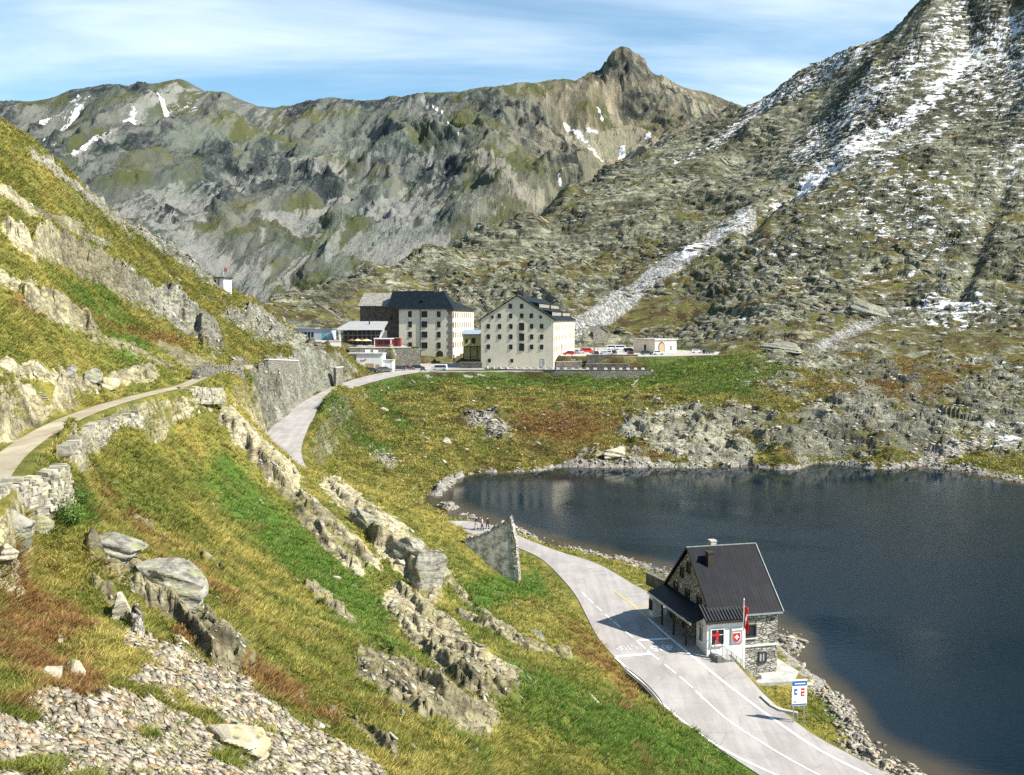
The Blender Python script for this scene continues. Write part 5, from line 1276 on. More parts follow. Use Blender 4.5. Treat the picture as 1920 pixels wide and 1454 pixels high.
# summit hut on the left hill
hp = hit(405, 531, 200, 340)
MH = thing('hilltop_hut', 'small white hut with a flat dark roof on the crest of the grassy hill', 'hut', (hp[0] - 2.2, hp[1] + 1, hp[2] - 1.3), R(-14))
MB().box(0, 4.4, 0, 4, -1.5, 2.6).build('wall', M['white_wall'], MH); MB().box(-.7, 4.9, -.5, 4.4, 2.6, 2.85).build('roof', M['frame_dark'], MH)
MB().box(-.12, .02, -.15, -.003, -.2, 2.6).box(2.9, 3.1, -.15, -.003, -.2, 2.6).build('corner_post', M['red_wall'], MH)
window(MH, 1.4, .9, 1.7, 1.2, 'front', 0, 'frame_white'); MB().box(-2.2, -.2, .4, 3, -2, 1.7).build('lean_to', M['turquoise'], MH)
MB().tube((3.9, 1, 2.8), (3.9, 1, 5.4), .05, 6).build('flag_mast', M['white'], MH)
f_ = MB().box(3.95, 4.85, .98, 1.02, 4.4, 5.3).build('flag', M['red'], MH); MB().box(4.32, 4.48, .96, .979, 4.55, 5.15).build('flag_cross', M['white'], f_)
# ---------------------------------------------------------------- stones and grass that nobody could count
def raw_mesh(name, co, tri, mat, col=None, smooth=False):
    me = bpy.data.meshes.new(name)
    me.vertices.add(len(co)); me.vertices.foreach_set('co', np.ascontiguousarray(co, np.float32).ravel())
    me.loops.add(tri.size); me.loops.foreach_set('vertex_index', np.ascontiguousarray(tri, np.int32).ravel())
    me.polygons.add(len(tri)); me.polygons.foreach_set('loop_start', np.arange(0, tri.size, 3, dtype=np.int32))
    me.update(calc_edges=True)
    if col is not None:
        at = me.attributes.new('Col', 'FLOAT_COLOR', 'POINT')
        at.data.foreach_set('color', np.ascontiguousarray(np.c_[col, np.ones(len(col))], np.float32).ravel())
    me.materials.append(mat)
    o = bpy.data.objects.new(name, me); COL.objects.link(o)
    return o
t_ = (1 + 5 ** .5) / 2
ICO = np.array([(-1, t_, 0), (1, t_, 0), (-1, -t_, 0), (1, -t_, 0), (0, -1, t_), (0, 1, t_), (0, -1, -t_), (0, 1, -t_), (t_, 0, -1), (t_, 0, 1), (-t_, 0, -1), (-t_, 0, 1)]) / math.sqrt(1 + t_ * t_)
ICF_ = np.array([(0, 11, 5), (0, 5, 1), (0, 1, 7), (0, 7, 10), (0, 10, 11), (1, 5, 9), (5, 11, 4), (11, 10, 2), (10, 7, 6), (7, 1, 8), (3, 9, 4), (3, 4, 2), (3, 2, 6), (3, 6, 8), (3, 8, 9), (4, 9, 5), (2, 4, 11), (6, 2, 10), (8, 6, 7), (9, 8, 1)])
ICO = np.array([(x, y, z) for x in (-1, 1) for y in (-1, 1) for z in (-1, 1)], float) * .62
ICF = np.array([(0, 1, 3), (0, 3, 2), (4, 6, 7), (4, 7, 5), (0, 4, 5), (0, 5, 1), (2, 3, 7), (2, 7, 6), (0, 2, 6), (0, 6, 4), (1, 5, 7), (1, 7, 3)])
def ground_normal(x, y, e):
    zx = (sample(Z, x + e, y) - sample(Z, x - e, y)) / (2 * e)
    zy = (sample(Z, x, y + e) - sample(Z, x, y - e)) / (2 * e)
    n = np.stack([-zx, -zy, np.ones_like(zx)], -1)
    return n / np.linalg.norm(n, axis=-1, keepdims=True)
VIS = PY <= np.minimum.accumulate(PY, axis=0) + 14
INF = (PX > -60) & (PX < 1980) & (PY > -40) & (PY < 1500) & VIS
def pick(weight, n):
    w = (weight * INF).ravel(); w = np.clip(w, 0, None)
    c = np.cumsum(w); idx = np.searchsorted(c, rng.random(n) * c[-1])
    j, i = np.unravel_index(np.minimum(idx, w.size - 1), Z.shape)
    du, dv = (U1 - U0) / (NU - 1), np.gradient(vv)[j]
    u = uu[i] + (rng.random(n) - .5) * du; y = np.exp(vv[j] + (rng.random(n) - .5) * dv)
    return u * y, y, j, i
def stones(name, weight, n, size, mat, flat_=.55, elong=1.5, ang=None, tint=((.30, .28, .25), (.56, .53, .46)), sink=.25, power=2.2, lean=.9):
    x, y, j, i = pick(weight, n)
    s_ = size(y) * (.35 + 1.3 * rng.random(n) ** power)
    z = sample(Z, x, y)
    nn_ = ground_normal(x, y, np.clip(y * .006, .3, 4))
    nn_ = nn_ * lean + np.array([0, 0, 1 - lean]); nn_ += (rng.random((n, 3)) - .5) * .35; nn_ /= np.linalg.norm(nn_, axis=1, keepdims=True)
    a = rng.random(n) * 6.283 if ang is None else R(ang) + (rng.random(n) - .5) * .9
    t = np.stack([np.cos(a), np.sin(a), np.zeros(n)], -1)
    t -= nn_ * (t * nn_).sum(1, keepdims=True); t /= np.linalg.norm(t, axis=1, keepdims=True)
    b = np.cross(nn_, t)
    v = ICO[None] * (1 + (rng.random((n, 8, 1)) - .5) * .5) + (rng.random((n, 8, 3)) - .5) * .55
    ex_ = elong * (.7 + .6 * rng.random(n))
    v = v * np.stack([ex_, np.ones(n) * .9, flat_ * (.6 + .8 * rng.random(n))], -1)[:, None, :] * (s_ / 2)[:, None, None]
    w = v[:, :, 0:1] * t[:, None] + v[:, :, 1:2] * b[:, None] + v[:, :, 2:3] * nn_[:, None]
    c0 = np.stack([x, y, z], -1) + nn_ * (s_ * (.5 - sink) * flat_)[:, None]
    co_ = (w + c0[:, None]).reshape(-1, 3)
    tri = (ICF[None] + (np.arange(n) * 8)[:, None, None]).reshape(-1, 3)
    k = rng.random((n, 1)); cc = np.array(tint[0]) * (1 - k) + np.array(tint[1]) * k
    cc = cc * (.7 + .5 * rng.random((n, 1)) ** 1.5)
    cc = np.where(rng.random((n, 1)) < .16, cc * np.array([1.0, .80, .60]), cc)
    o = raw_mesh(name, co_, tri, mat, np.repeat(cc, 8, 0))
    o['kind'] = 'stuff'
    return o
def stone_mat():
    s = NT('loose weathered stone')
    c = s.n('ShaderNodeAttribute', {'attribute_name': 'Col'}).outputs[0]
    n = s.noise(s.pos(), 3.5, 8, .7)
    c = s.mix(s.ss(n, .36, .66, .55, 0), c, (.06, .055, .05))
    c = s.mix(s.ss(s.noise(s.pos(), 1.3, 6, .7), .54, .66, 0, .45), c, (.34, .35, .15))
    return s.out(c, .92, s.bump(n, .5, .08), spec=.15)
def grass_mat():
    s = NT('dry alpine grass')
    c = s.n('ShaderNodeAttribute', {'attribute_name': 'Col'}).outputs[0]
    b = s.n('ShaderNodeBsdfPrincipled', None, Base_Color=c, Roughness=.75)
    b.inputs['Specular IOR Level'].default_value = .15
    tr = s.n('ShaderNodeBsdfTranslucent', None, Color=c)
    mx_ = s.n('ShaderNodeMixShader', None, i0=.3, i1=b.outputs[0], i2=tr.outputs[0])
    s.n('ShaderNodeOutputMaterial', None, Surface=mx_.outputs[0])
    return s.m
SM, GM = stone_mat(), grass_mat()
open_ = (flat < .15) & (Zbase > .25)
scr_n = sm(.45, .6, scree + .65 * (fbm(X / 1.6, Y / 1.6, 4, 401))) * (flat < .3)
rkf = sm(.30, .6, rock + .3 * n_mid)
stones('scree_stones', scr_n * (Y < 70) * (Y / 30.0), 17000, lambda y: .10 + .0034 * y, SM, .32, 1.9, -40, ((.30, .255, .195), (.66, .585, .455)), .2, 4.5)
stones('shore_stones', (sm(.25, .6, np.maximum(shore, 0)) * (Zbase > -.15) + scr_n * (Y > 70) * (Y < 140) * .35) * (Y < 330) * (flat < .3), 6000, lambda y: .22 + .0013 * y, SM, .5, 1.4, None, ((.26, .235, .19), (.52, .48, .39)), .3, 3.5)
stones('basin_stones', (scr_n * 3 * BAS + sm(.3, .6, rock) * BAS * .35 + BAS * .05) * open_ * (Y > 140) * (Y < 345), 9000, lambda y: .25 + .0016 * y, SM, .45, 1.8, -25, ((.28, .27, .23), (.60, .57, .49)), .3, 4)
stones('mountain_boulders', (FAR * (rkf * .8 + .15) * (.25 + .9 * sm(-.1, .4, fbm(X / 40, Y / 40, 3, 411)))) * open_, 12000, lambda y: .5 + .0030 * y, SM, .42, 2.0, -18, ((.13, .13, .11), (.32, .31, .26)), .4, 5)
stones('slope_stones', (sm(.35, .6, rock) * .30 + .022) * (Y > 30) * (Y < 300) * ((PX < 1000)) * open_, 1500, lambda y: .16 + .0026 * y, SM, .40, 2.0, -48, ((.32, .31, .26), (.60, .58, .48)), .4, 4)

# grass
nrk = fbm(X / (2 + Y * .02), Y / (2 + Y * .02), 4, 121)
gwb = (1 - sm(.36, .58, rock + .35 * nrk)) * (1 - .9 * sm(.40, .60, scree)) * (flat < .3) * (Zbase > .5) * (Y >= 135) * (Y < 345) * (path_d > .3) * (road_d > .6)
gw_ = (1 - sm(.36, .58, rock + .35 * nrk)) * (1 - .96 * sm(.40, .60, scree + .35 * fbm(X / 1.1, Y / 1.1, 3, 421))) * (flat < .6) * (Zbase > .4) * (Y < 150) * (path_d > .1) * (road_d > .35)
def grass(name, weight, n, nb, hgt, wid):
    x, y, j, i = pick(weight, n)
    z = sample(Z, x, y)
    def at(A): return A[j, i]
    k1 = rng.random(n); 
    pn = fbm(x / 2.2, y / 2.2, 4, 431, .65) * 1.25
    gcol = np.array([.135, .150, .028]) * np.ones((n, 1))
    def mixc(c, f, col): f = np.clip(f, 0, 1)[:, None]; return c * (1 - f) + np.array(col) * f
    gcol = mixc(gcol, sm(.20, .9, at(gold) + .9 * pn), (.36, .31, .085))
    gcol = mixc(gcol, sm(.30, .95, at(lush) + .6 * pn + .1 * (k1 - .5)), (.100, .168, .028))
    gcol = mixc(gcol, sm(.30, .95, at(rust) + .7 * pn + .2 * (k1 - .5)), (.22, .125, .048))
    gcol = gcol * (.55 + 1.1 * rng.random((n, 1)))
    gcol = mixc(gcol, (rng.random(n) < .10) * .6, (.42, .36, .14))
    h_ = hgt(y) * (.5 + .9 * rng.random(n)) * (1 + .8 * np.clip(pn, -.5, .6))
    nrm = ground_normal(x, y, np.clip(y * .01, .4, 2))
    down = np.stack([nrm[:, 0], nrm[:, 1], -.3 * np.ones(n)], -1)
    N = n * nb
    a = rng.random((n, nb)) * 6.283
    r0 = rng.random((n, nb)) * (wid(y) * 2.2)[:, None]
    base = np.stack([x[:, None] + np.cos(a) * r0, y[:, None] + np.sin(a) * r0, np.broadcast_to(z[:, None], (n, nb)) - .03], -1)
    base[..., 2] -= (np.cos(a) * r0 * nrm[:, 0:1] + np.sin(a) * r0 * nrm[:, 1:2])
    hh = h_[:, None] * (.6 + .6 * rng.random((n, nb)))
    lean = np.stack([np.cos(a), np.sin(a), np.zeros_like(a)], -1) * (.35 + .35 * rng.random((n, nb, 1))) + down[:, None] * .75
    tip = base + np.array([0, 0, 1.0]) * hh[..., None] * .85 + lean * hh[..., None]
    a2 = rng.random((n, nb)) * 3.1416
    side = np.stack([np.cos(a2), np.sin(a2), np.zeros_like(a2)], -1) * (wid(y)[:, None] * (.6 + .8 * rng.random((n, nb))))[..., None] * .5
    co_ = np.stack([base - side, base + side, tip], 2).reshape(-1, 3)
    tri = np.arange(N * 3).reshape(-1, 3)
    cc = np.repeat(gcol, nb * 3, 0)
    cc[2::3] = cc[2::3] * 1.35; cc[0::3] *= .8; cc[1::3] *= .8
    o = raw_mesh(name, co_, tri, GM, cc); o['kind'] = 'stuff'
    return o
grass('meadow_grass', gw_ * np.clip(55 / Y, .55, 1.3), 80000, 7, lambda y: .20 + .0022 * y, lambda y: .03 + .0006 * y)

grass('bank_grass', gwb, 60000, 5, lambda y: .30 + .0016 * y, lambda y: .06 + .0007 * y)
# ---------------------------------------------------------------- dry stone walls of the path
def stone_stack(name, label, pts, mat, thick=.5, sl=.42, sh=.2, seed=1, cap=True):
    """pts: (x, y, z_top, height); a wall laid stone by stone, one mesh"""
    rg = random.Random(seed)
    o0 = np.array(pts[0][:3]) - np.array([0, 0, pts[0][3]])
    t = thing(name, label, 'wall', tuple(o0))
    pl = cat(pts, .25)
    seg = np.r_[0, np.cumsum(np.linalg.norm(np.diff(pl[:, :2], axis=0), axis=1))]
    mb = MB()
    hmax = pl[:, 3].max()
    k = 0; z = 0.0
    while z < hmax:
        hh = sh * rg.uniform(.7, 1.5)
        u = rg.uniform(-.3, 0)
        while u < seg[-1]:
            L_ = sl * rg.uniform(.5, 1.7)
            um = min(max(u + L_ / 2, 0), seg[-1])
            row = [np.interp(um, seg, pl[:, c]) for c in range(4)]
            d2 = [np.interp(min(um + .2, seg[-1]), seg, pl[:, c]) - np.interp(max(um - .2, 0), seg, pl[:, c]) for c in range(2)]
            if z < row[3] * rg.uniform(.9, 1.03):
                n_ = math.hypot(*d2) + 1e-9; tx, ty = d2[0] / n_, d2[1] / n_
                zb = row[2] - row[3] + z - o0[2]
                bx, by = row[0] - o0[0], row[1] - o0[1]
                th = thick * rg.uniform(.8, 1.25); bat = (row[3] - z) * .10
                vs = []
                for dz in (0, 1):
                    for du, dd in ((-.5, -.5), (.5, -.5), (.5, .5), (-.5, .5)):
                        a = du * L_ * rg.uniform(.84, .98); e = dd * th + (bat if dd > 0 else 0) + rg.uniform(-.05, .05)
                        vs.append((bx + tx * a + ty * e, by + ty * a - tx * e, zb + dz * hh * rg.uniform(.82, 1.0) + rg.uniform(-.02, .02)))
                mb.add(vs, [(3, 2, 1, 0), (4, 5, 6, 7), (0, 1, 5, 4), (1, 2, 6, 5), (2, 3, 7, 6), (3, 0, 4, 7)])
            u += L_
        z += hh * .93; k += 1
    mb.build('stonework', mat, t)
    return t
def top(px, py, h, z=None):
    q = G(px, py, z if z else 26.35)
    return (q[0], q[1], q[2], h)
s_ = NT('lichened stone')
_p = s_.pos(); _n = s_.noise(_p, 2.2, 9, .7)
_i = s_.n('ShaderNodeNewGeometry').outputs['Random Per Island']
_c = s_.mix(_i, (.25, .225, .175), (.52, .48, .38))
_c = s_.mix(s_.ss(_n, .40, .62, .6, 0), _c, (.12, .11, .095))
_c = s_.mix(s_.ss(s_.noise(s_.map(_p, loc=(4, 9, 1)), .9, 7, .7), .52, .66, 0, .5), _c, (.44, .42, .17))
M['stack'] = s_.out(_c, .92, s_.bump(_n, .6, .06), spec=.15)
stone_stack('dry_stone_wall', 'tall pale dry stone wall under the near bend of the footpath at the left edge', [top(-40, 945, 2.4), top(10, 912, 2.4), top(50, 896, 2.2), (top(91, 886, 2.1)), top(116, 872, 1.9)], M['stack'], .6, .40, .17, 1)
stone_stack('dry_stone_wall', 'dry stone wall curving beside the middle stretch of the footpath', [top(119, 842, 1.7), top(140, 822, 1.9), top(165, 801, 1.8), top(192, 790, 1.6), top(220, 782, 1.3), top(256, 775, 1.0)], M['stack'], .6, .40, .17, 2)
stone_stack('dry_stone_wall', 'low dry stone wall at the far end of the footpath above the golden grass', [top(330, 730, 1.0, 26.2), top(370, 730, 1.5, 26.0), top(415, 730, 1.6, 25.5)], M['stack'], .6, .6, .24, 3)
stone_stack('masonry_wall', 'grey masonry retaining wall above the rock cut behind the footpath', [top(366, 694, 1.5, 27.2), top(410, 688, 3.4, 26.8), top(450, 692, 3.6, 26.2)], M['old_stone'], .7, .7, .35, 4)
for a, b, h, lab in (((500, 690), (556, 690), 2.0, 'pale concrete retaining wall below the upper road at the rock cut'), ((628, 726), (641, 724), 5.5, 'tall pale stone pier beside the lower road at the rock cut')):
    A_, B_ = np.array(hit(*a, y0=150)), np.array(hit(*b, y0=150))
    t = thing('cut_wall', lab, 'wall', (A_[0], A_[1], A_[2] - .4), math.atan2(B_[1] - A_[1], B_[0] - A_[0]))
    Lx = float(np.linalg.norm((B_ - A_)[:2])); dzz = float(B_[2] - A_[2])
    MB().prism([(0, -3), (Lx, -3), (Lx, h + dzz), (0, h)], -.4, .4, 'y').build('wall_body', M['old_stone'], t)
    MB().prism([(-.1, h), (Lx + .1, h + dzz), (Lx + .1, h + dzz + .2), (-.1, h + .2)], -.5, .5, 'y').build('coping', M['pale_stone'], t)
# pale retaining block on the lake side of the upper bend
A_ = np.array(P(606, 762, 222)); B_ = np.array(P(613, 752, 232))
t = thing('bend_wall', 'short pale retaining wall on the lake side of the road bend', 'wall', (A_[0], A_[1], A_[2] - 3.2), math.atan2(B_[1] - A_[1], B_[0] - A_[0]))
MB().box(0, float(np.linalg.norm((B_ - A_)[:2])), -.35, .35, -2, 3.1).build('wall_body', M['concrete'], t); MB().box(-.1, float(np.linalg.norm((B_ - A_)[:2])) + .1, -.42, .42, 3.1, 3.3).build('coping', M['pale_stone'], t)

# ---------------------------------------------------------------- cars
def car_proto(kind):
    """parts of a small car (length along x), van or estate"""
    if kind == 'van': L_, W2, H_, prof = 4.9, .95, 1.95, [(-2.45, .35), (-2.45, 1.0), (-2.38, 1.86), (-2.2, 1.95), (1.0, 1.95), (1.35, 1.82), (1.85, 1.12), (2.35, .98), (2.45, .7), (2.45, .35)]
    elif kind == 'estate': L_, W2, H_, prof = 4.5, .89, 1.48, [(-2.25, .32), (-2.27, .85), (-2.1, 1.0), (-1.85, 1.38), (-1.6, 1.47), (.35, 1.48), (.6, 1.42), (1.2, .98), (2.05, .84), (2.25, .65), (2.25, .32)]
    else: L_, W2, H_, prof = 4.1, .86, 1.45, [(-2.05, .32), (-2.07, .8), (-1.95, .95), (-1.5, 1.34), (-1.2, 1.44), (.2, 1.45), (.45, 1.38), (1.05, .95), (1.85, .82), (2.05, .62), (2.05, .32)]
    bm = MB()
    n = len(prof); vs = []
    for y, ins in ((-W2, 0), (-W2 + .06, 0), (W2 - .06, 0), (W2, 0)):
        for x, z in prof:
            k = max(0, (z - .95)) * .24 if abs(y) > 0 else 0
            s__ = -1 if y < 0 else 1
            vs.append((x * (.985 if abs(y) == W2 else 1), y - s__ * k, z))
    fs = [tuple(range(n))[::-1], tuple(range(3 * n, 4 * n))]
    for r in range(3): fs += [(r * n + i, r * n + (i + 1) % n, (r + 1) * n + (i + 1) % n, (r + 1) * n + i) for i in range(n)]
    bm.add(vs, fs)
    return L_, W2, H_, prof, bm
def car_mat(name, col): return simple(name, col, .3, .08, 2, .1, spec=.5)
PAINTS = {}
def make_car(kind, label, loc, rz, col, pname):
    L_, W2, H_, prof, bm = car_proto(kind)
    if pname not in PAINTS: PAINTS[pname] = car_mat(pname, col)
    t = thing('parked_car' if kind != 'van' else 'parked_van', label, 'car' if kind != 'van' else 'van', loc, rz, 'vehicles parked on the pass')
    bm.build('body', PAINTS[pname], t, bevel=.03)
    g = MB()
    zb, zt = (1.08, 1.72) if kind == 'van' else (.97, 1.36)
    xb, xf, xfb = {'van': (-2.2, 1.28, 1.75), 'estate': (-1.8, .55, 1.02), 'hatch': (-1.45, .38, .86)}[kind]
    for sgn in (-1, 1):
        y0, y1 = sgn * (W2 - (zb - .95) * .24 + .006), sgn * (W2 - (zt - .95) * .24 + .006)
        q = [(xb - .12, y0, zb), (xfb - .12, y0, zb), (xf - .08, y1, zt), (xb + .12, y1, zt)]
        g.slab(q if sgn < 0 else q[::-1], (0, sgn, .2), .012)
    fw = [(xfb + .12, -W2 + .14, zb), (xfb + .12, W2 - .14, zb), (xf + .12, W2 - .22, zt), (xf + .12, -W2 + .22, zt)]
    g.slab(fw, (1, 0, .9), .05)
    xr = prof[2][0]
    g.slab([(xr - .02, W2 - .16, zb), (xr - .02, -W2 + .16, zb), (prof[3][0] - .05, -W2 + .24, zt), (prof[3][0] - .05, W2 - .24, zt)], (-1, 0, .6), .05)
    g.build('windows', M['pane'], t)
    for x in (-L_ * .29, L_ * .31):
        for sgn in (-1, 1):
            w = MB().tube((x, sgn * (W2 - .16), .32), (x, sgn * (W2 + .02), .32), .32, 14).build('wheel', M['rubber'], t)
            MB().tube((x, sgn * (W2 + .02), .32), (x, sgn * (W2 + .035), .32), .19, 10).build('rim', M['steel'], w)
    for sgn in (-1, 1):
        MB().box(L_ / 2 - .06, L_ / 2 + .012, sgn * (W2 - .3) - .16, sgn * (W2 - .3) + .16, .62, .76).build('headlight', M['white'], t)
        MB().box(-L_ / 2 - .02, -L_ / 2 + .05, sgn * (W2 - .2) - .1, sgn * (W2 - .2) + .1, .7, .88).build('tail_light', M['red'], t)
    return t
PARK = [  # photo column, distance, ground height, kind, colour, heading, label
    (1066, 332, 20.84, 'hatch', (.45, .02, .03), 172, 'red car parked next to the sunlit hospice wall', 'car paint red'),
    (1086, 346, 20.84, 'estate', (.30, .32, .34), 60, 'grey car between the red car and the red van', 'car paint grey'),
    (1100, 352, 20.84, 'van', (.60, .03, .02), 8, 'bright red van, the tallest vehicle in the car park', 'van paint red'),
    (1116, 331, 20.84, 'hatch', (.02, .03, .06), 100, 'dark blue car in the front row left of the pale blue one', 'car paint dark blue'),
    (1132, 331, 20.84, 'estate', (.45, .52, .58), 95, 'pale blue car in the middle of the front row', 'car paint pale blue'),
    (1143, 338, 20.84, 'hatch', (.62, .64, .66), 80, 'silver car half hidden behind the pale blue one', 'car paint silver'),
    (1151, 340, 20.84, 'hatch', (.03, .04, .05), 75, 'black car right of the half hidden silver one', 'car paint black'),
    (1148, 392, 20.84, 'van', (.78, .78, .77), 5, 'left one of two white vans at the back of the car park', 'van paint white'),
    (1164, 390, 20.84, 'van', (.74, .74, .74), 4, 'right one of two white vans at the back of the car park', 'van paint off white'),
    (1180, 366, 20.84, 'estate', (.025, .028, .04), 10, 'black estate car in the shade left of the square garage', 'car paint black'),
    (1182, 330, 20.84, 'hatch', (.13, .02, .03), 92, 'dark maroon car alone at the low wall of the car park', 'car paint maroon'),
    (1213, 335, 20.84, 'estate', (.02, .025, .035), 5, 'black estate car in front of the square garage', 'car paint black'),
    (1234, 335, 20.84, 'hatch', (.66, .70, .76), 8, 'pale silver car in front of the arched garage door', 'car paint silver'),
    (1306, 352, 20.84, 'hatch', (.78, .78, .78), 5, 'white car by the rocks right of the square garage', 'car paint white'),
    (1328, 345, 20.84, 'estate', (.05, .07, .06), 30, 'dark green car, rightmost vehicle by the rocks', 'car paint dark green'),
    (698, 297, 16.8, 'hatch', (.02, .02, .025), 12, 'black car in front of the white garage doors', 'car paint black'),
    (722, 302, 16.8, 'estate', (.10, .11, .11), 14, 'dark grey car right behind the black one at the garage', 'car paint dark grey'),
    (748, 309, 16.78, 'estate', (.05, .035, .04), 8, 'dark car left of the maroon one below the terrace wall', 'car paint plum'),
    (764, 311, 16.78, 'hatch', (.10, .02, .025), 8, 'maroon car below the terrace wall between two dark ones', 'car paint maroon'),
    (784, 315, 16.78, 'estate', (.012, .013, .016), 6, 'shiny black car at the foot of the hipped hospice', 'car paint black'),
    (824, 308, 16.78, 'van', (.62, .63, .64), 172, 'silver van turning on the forecourt in front of the arched door', 'van paint silver'),
    (610, 290, 24.86, 'hatch', (.76, .77, .78), 4, 'white car on the upper road at the end of the grassy hill', 'car paint white'),
]
for px, Yd, z, kind, col_, hd, lab, pn_ in PARK: make_car(kind, lab, frame_at(px, Yd, z), R(hd), col_, pn_)
mo = thing('parked_motorcycle', 'black motorcycle standing at the road edge below the hospice forecourt', 'motorcycle', frame_at(793, 303, 16.78), R(20))
MB().prism([(-.7, .55), (-.9, .8), (-.2, .82), (.1, 1.0), (.5, .95), (.6, .6), (.2, .35), (-.3, .35)], -.15, .15, 'y').build('body', M['dark_metal'], mo, bevel=.03)
for x in (-.72, .75):
    w = MB().tube((x, -.07, .32), (x, .07, .32), .32, 14).build('wheel', M['rubber'], mo); MB().tube((x, -.08, .32), (x, .08, .32), .17, 10).build('rim', M['steel'], w)
MB().tube((.75, 0, .32), (.48, 0, 1.15), .05).tube((.45, -.38, 1.15), (.45, .38, 1.15), .03).build('handlebar', M['steel'], mo); MB().box(-.75, .05, -.16, .16, .82, .92).build('saddle', M['rubber'], mo)

# ---------------------------------------------------------------- people
def skin_obj(name, pts, edges, mat, parent, sub=1, root=0):
    me = bpy.data.meshes.new(name); me.from_pydata([p[:3] for p in pts], edges, []); me.materials.append(mat)
    o = bpy.data.objects.new(name, me); COL.objects.link(o)
    if parent: o.parent = parent
    m = o.modifiers.new('skin', 'SKIN'); m.use_smooth_shade = True
    for v, p in zip(me.skin_vertices[0].data, pts): v.radius = (p[3], p[4] if len(p) > 4 else p[3])
    for v in me.skin_vertices[0].data: v.use_root = False
    me.skin_vertices[0].data[root].use_root = True
    if sub: s2 = o.modifiers.new('sub', 'SUBSURF'); s2.levels = sub; s2.render_levels = sub
    return o
def person(label, loc, rz, top, trousers, hair, stride=.22, arm=.12, hgt=1.0, pack=None):
    t = thing('person', label, 'person', loc, rz, 'walkers on the pass')
    t.scale = (hgt,) * 3
    s = stride
    # x is forward; one continuous body from pelvis to head, hands and feet
    pts = [(0, 0, .95, .15, .12), (0, 0, 1.12, .14, .105), (0, 0, 1.32, .165, .115), (0, 0, 1.46, .10, .09), (.01, 0, 1.55, .055, .055), (.02, 0, 1.63, .085, .095), (.03, 0, 1.73, .075, .085)]
    ed = [(i, i + 1) for i in range(6)]
    def add(chain, start):
        k = start
        for c in chain: pts.append(c); ed.append((k, len(pts) - 1)); k = len(pts) - 1
        return k
    for sg, st in ((1, s), (-1, -s)):
        add([(.01, sg * .10, .88, .095), (st * .55, sg * .10, .50, .062), (st - .05, sg * .10, .10, .042), (st + .13, sg * .11, .04, .036)], 0)
        h = add([(0, sg * .20, 1.41, .062), (-st * .35 - .02, sg * .25, 1.14, .043), (-st * .7 + arm, sg * .25, .92, .03), (-st * .75 + arm + .02, sg * .25, .86, .032)], 3)
        hp_ = Vector(pts[h][:3])
        for k, (dy, ln) in enumerate(((-.025, .075), (-.009, .085), (.008, .08), (.024, .065))):
            add([(hp_.x + .012 + .006 * k, hp_.y + dy, hp_.z - .05, .009), (hp_.x + .022, hp_.y + dy, hp_.z - .05 - ln * .7, .008)], h)
        add([(hp_.x + .035, hp_.y - sg * .02, hp_.z - .02, .010), (hp_.x + .05, hp_.y - sg * .02, hp_.z - .055, .009)], h)
    body = skin_obj('body', pts, ed, M['skin'], t)
    jp = [(0, 0, .92, .165, .135), (0, 0, 1.12, .155, .12), (0, 0, 1.32, .18, .13), (0, 0, 1.45, .105, .095)]
    je = [(0, 1), (1, 2), (2, 3)]
    for sg, st in ((1, s), (-1, -s)):
        k = len(jp); jp += [(0, sg * .20, 1.41, .075), (-st * .35 - .02, sg * .25, 1.14, .056), (-st * .66 + arm * .9, sg * .25, .95, .044)]; je += [(3, k), (k, k + 1), (k + 1, k + 2)]
    skin_obj('jacket', jp, je, top, t)
    tp = [(0, 0, 1.0, .155, .125), (0, 0, .93, .16, .13)]; te = [(0, 1)]
    for sg, st in ((1, s), (-1, -s)):
        k = len(tp); tp += [(.01, sg * .10, .86, .108), (st * .55, sg * .10, .50, .078), (st - .05, sg * .10, .10, .06)]; te += [(1, k), (k, k + 1), (k + 1, k + 2)]
    skin_obj('trousers', tp, te, trousers, t)
    for sg, st in ((1, s), (-1, -s)): MB().box(st - .12, st + .19, sg * .105 - .05, sg * .105 + .05, -.01, .09, .012).build('shoe', M['rubber'], t)
    MB().sphere((.0, 0, 1.70), .112, 10, 8, (1.0, .92, 1.05)).build('hair', hair, t, smooth=True)
    fb = MB().sphere((.10, .035, 1.685), .012, 6, 4).sphere((.10, -.035, 1.685), .012, 6, 4).prism([(.085, 1.68), (.125, 1.645), (.09, 1.64)], -.012, .012, 'y').box(.085, .10, -.025, .025, 1.60, 1.61).sphere((.02, .09, 1.665), .022, 6, 4, (.7, .5, 1.2)).sphere((.02, -.09, 1.665), .022, 6, 4, (.7, .5, 1.2))
    fb.build('face', M['skin'], t)
    if pack: MB().box(-.32, -.12, -.16, .16, 1.02, 1.46, .03).build('backpack', pack, t, bevel=.03)
    return t
cl1, cl2, cl3, cl4, cl5 = simple('dark navy jacket cloth', (.02, .022, .05)), simple('light grey jacket cloth', (.42, .43, .46)), simple('black trouser cloth', (.015, .015, .018)), simple('beige trouser cloth', (.42, .36, .30)), simple('olive jacket cloth', (.10, .10, .05))
hr1, hr2 = simple('dark brown hair', (.03, .018, .012)), simple('light brown hair', (.20, .12, .06))
def onr(px, py):
    q = on_road(px, py); return (float(q[0]), float(q[1]), float(q[2]) + .01)
person('tall person in a dark jacket and pale trousers, left walker on the lakeside road', onr(893, 993), R(150), cl1, cl4, hr1, .24, .12, 1.05)
person('person in a light grey top and black trousers, middle walker on the lakeside road', onr(904, 995), R(170), cl2, cl3, hr2, .16, .10, 1.0)
person('person in an olive jacket with dark rucksack, right walker on the lakeside road', onr(914, 992), R(140), cl5, cl3, hr1, .2, .1, .96, M['dark_metal'])
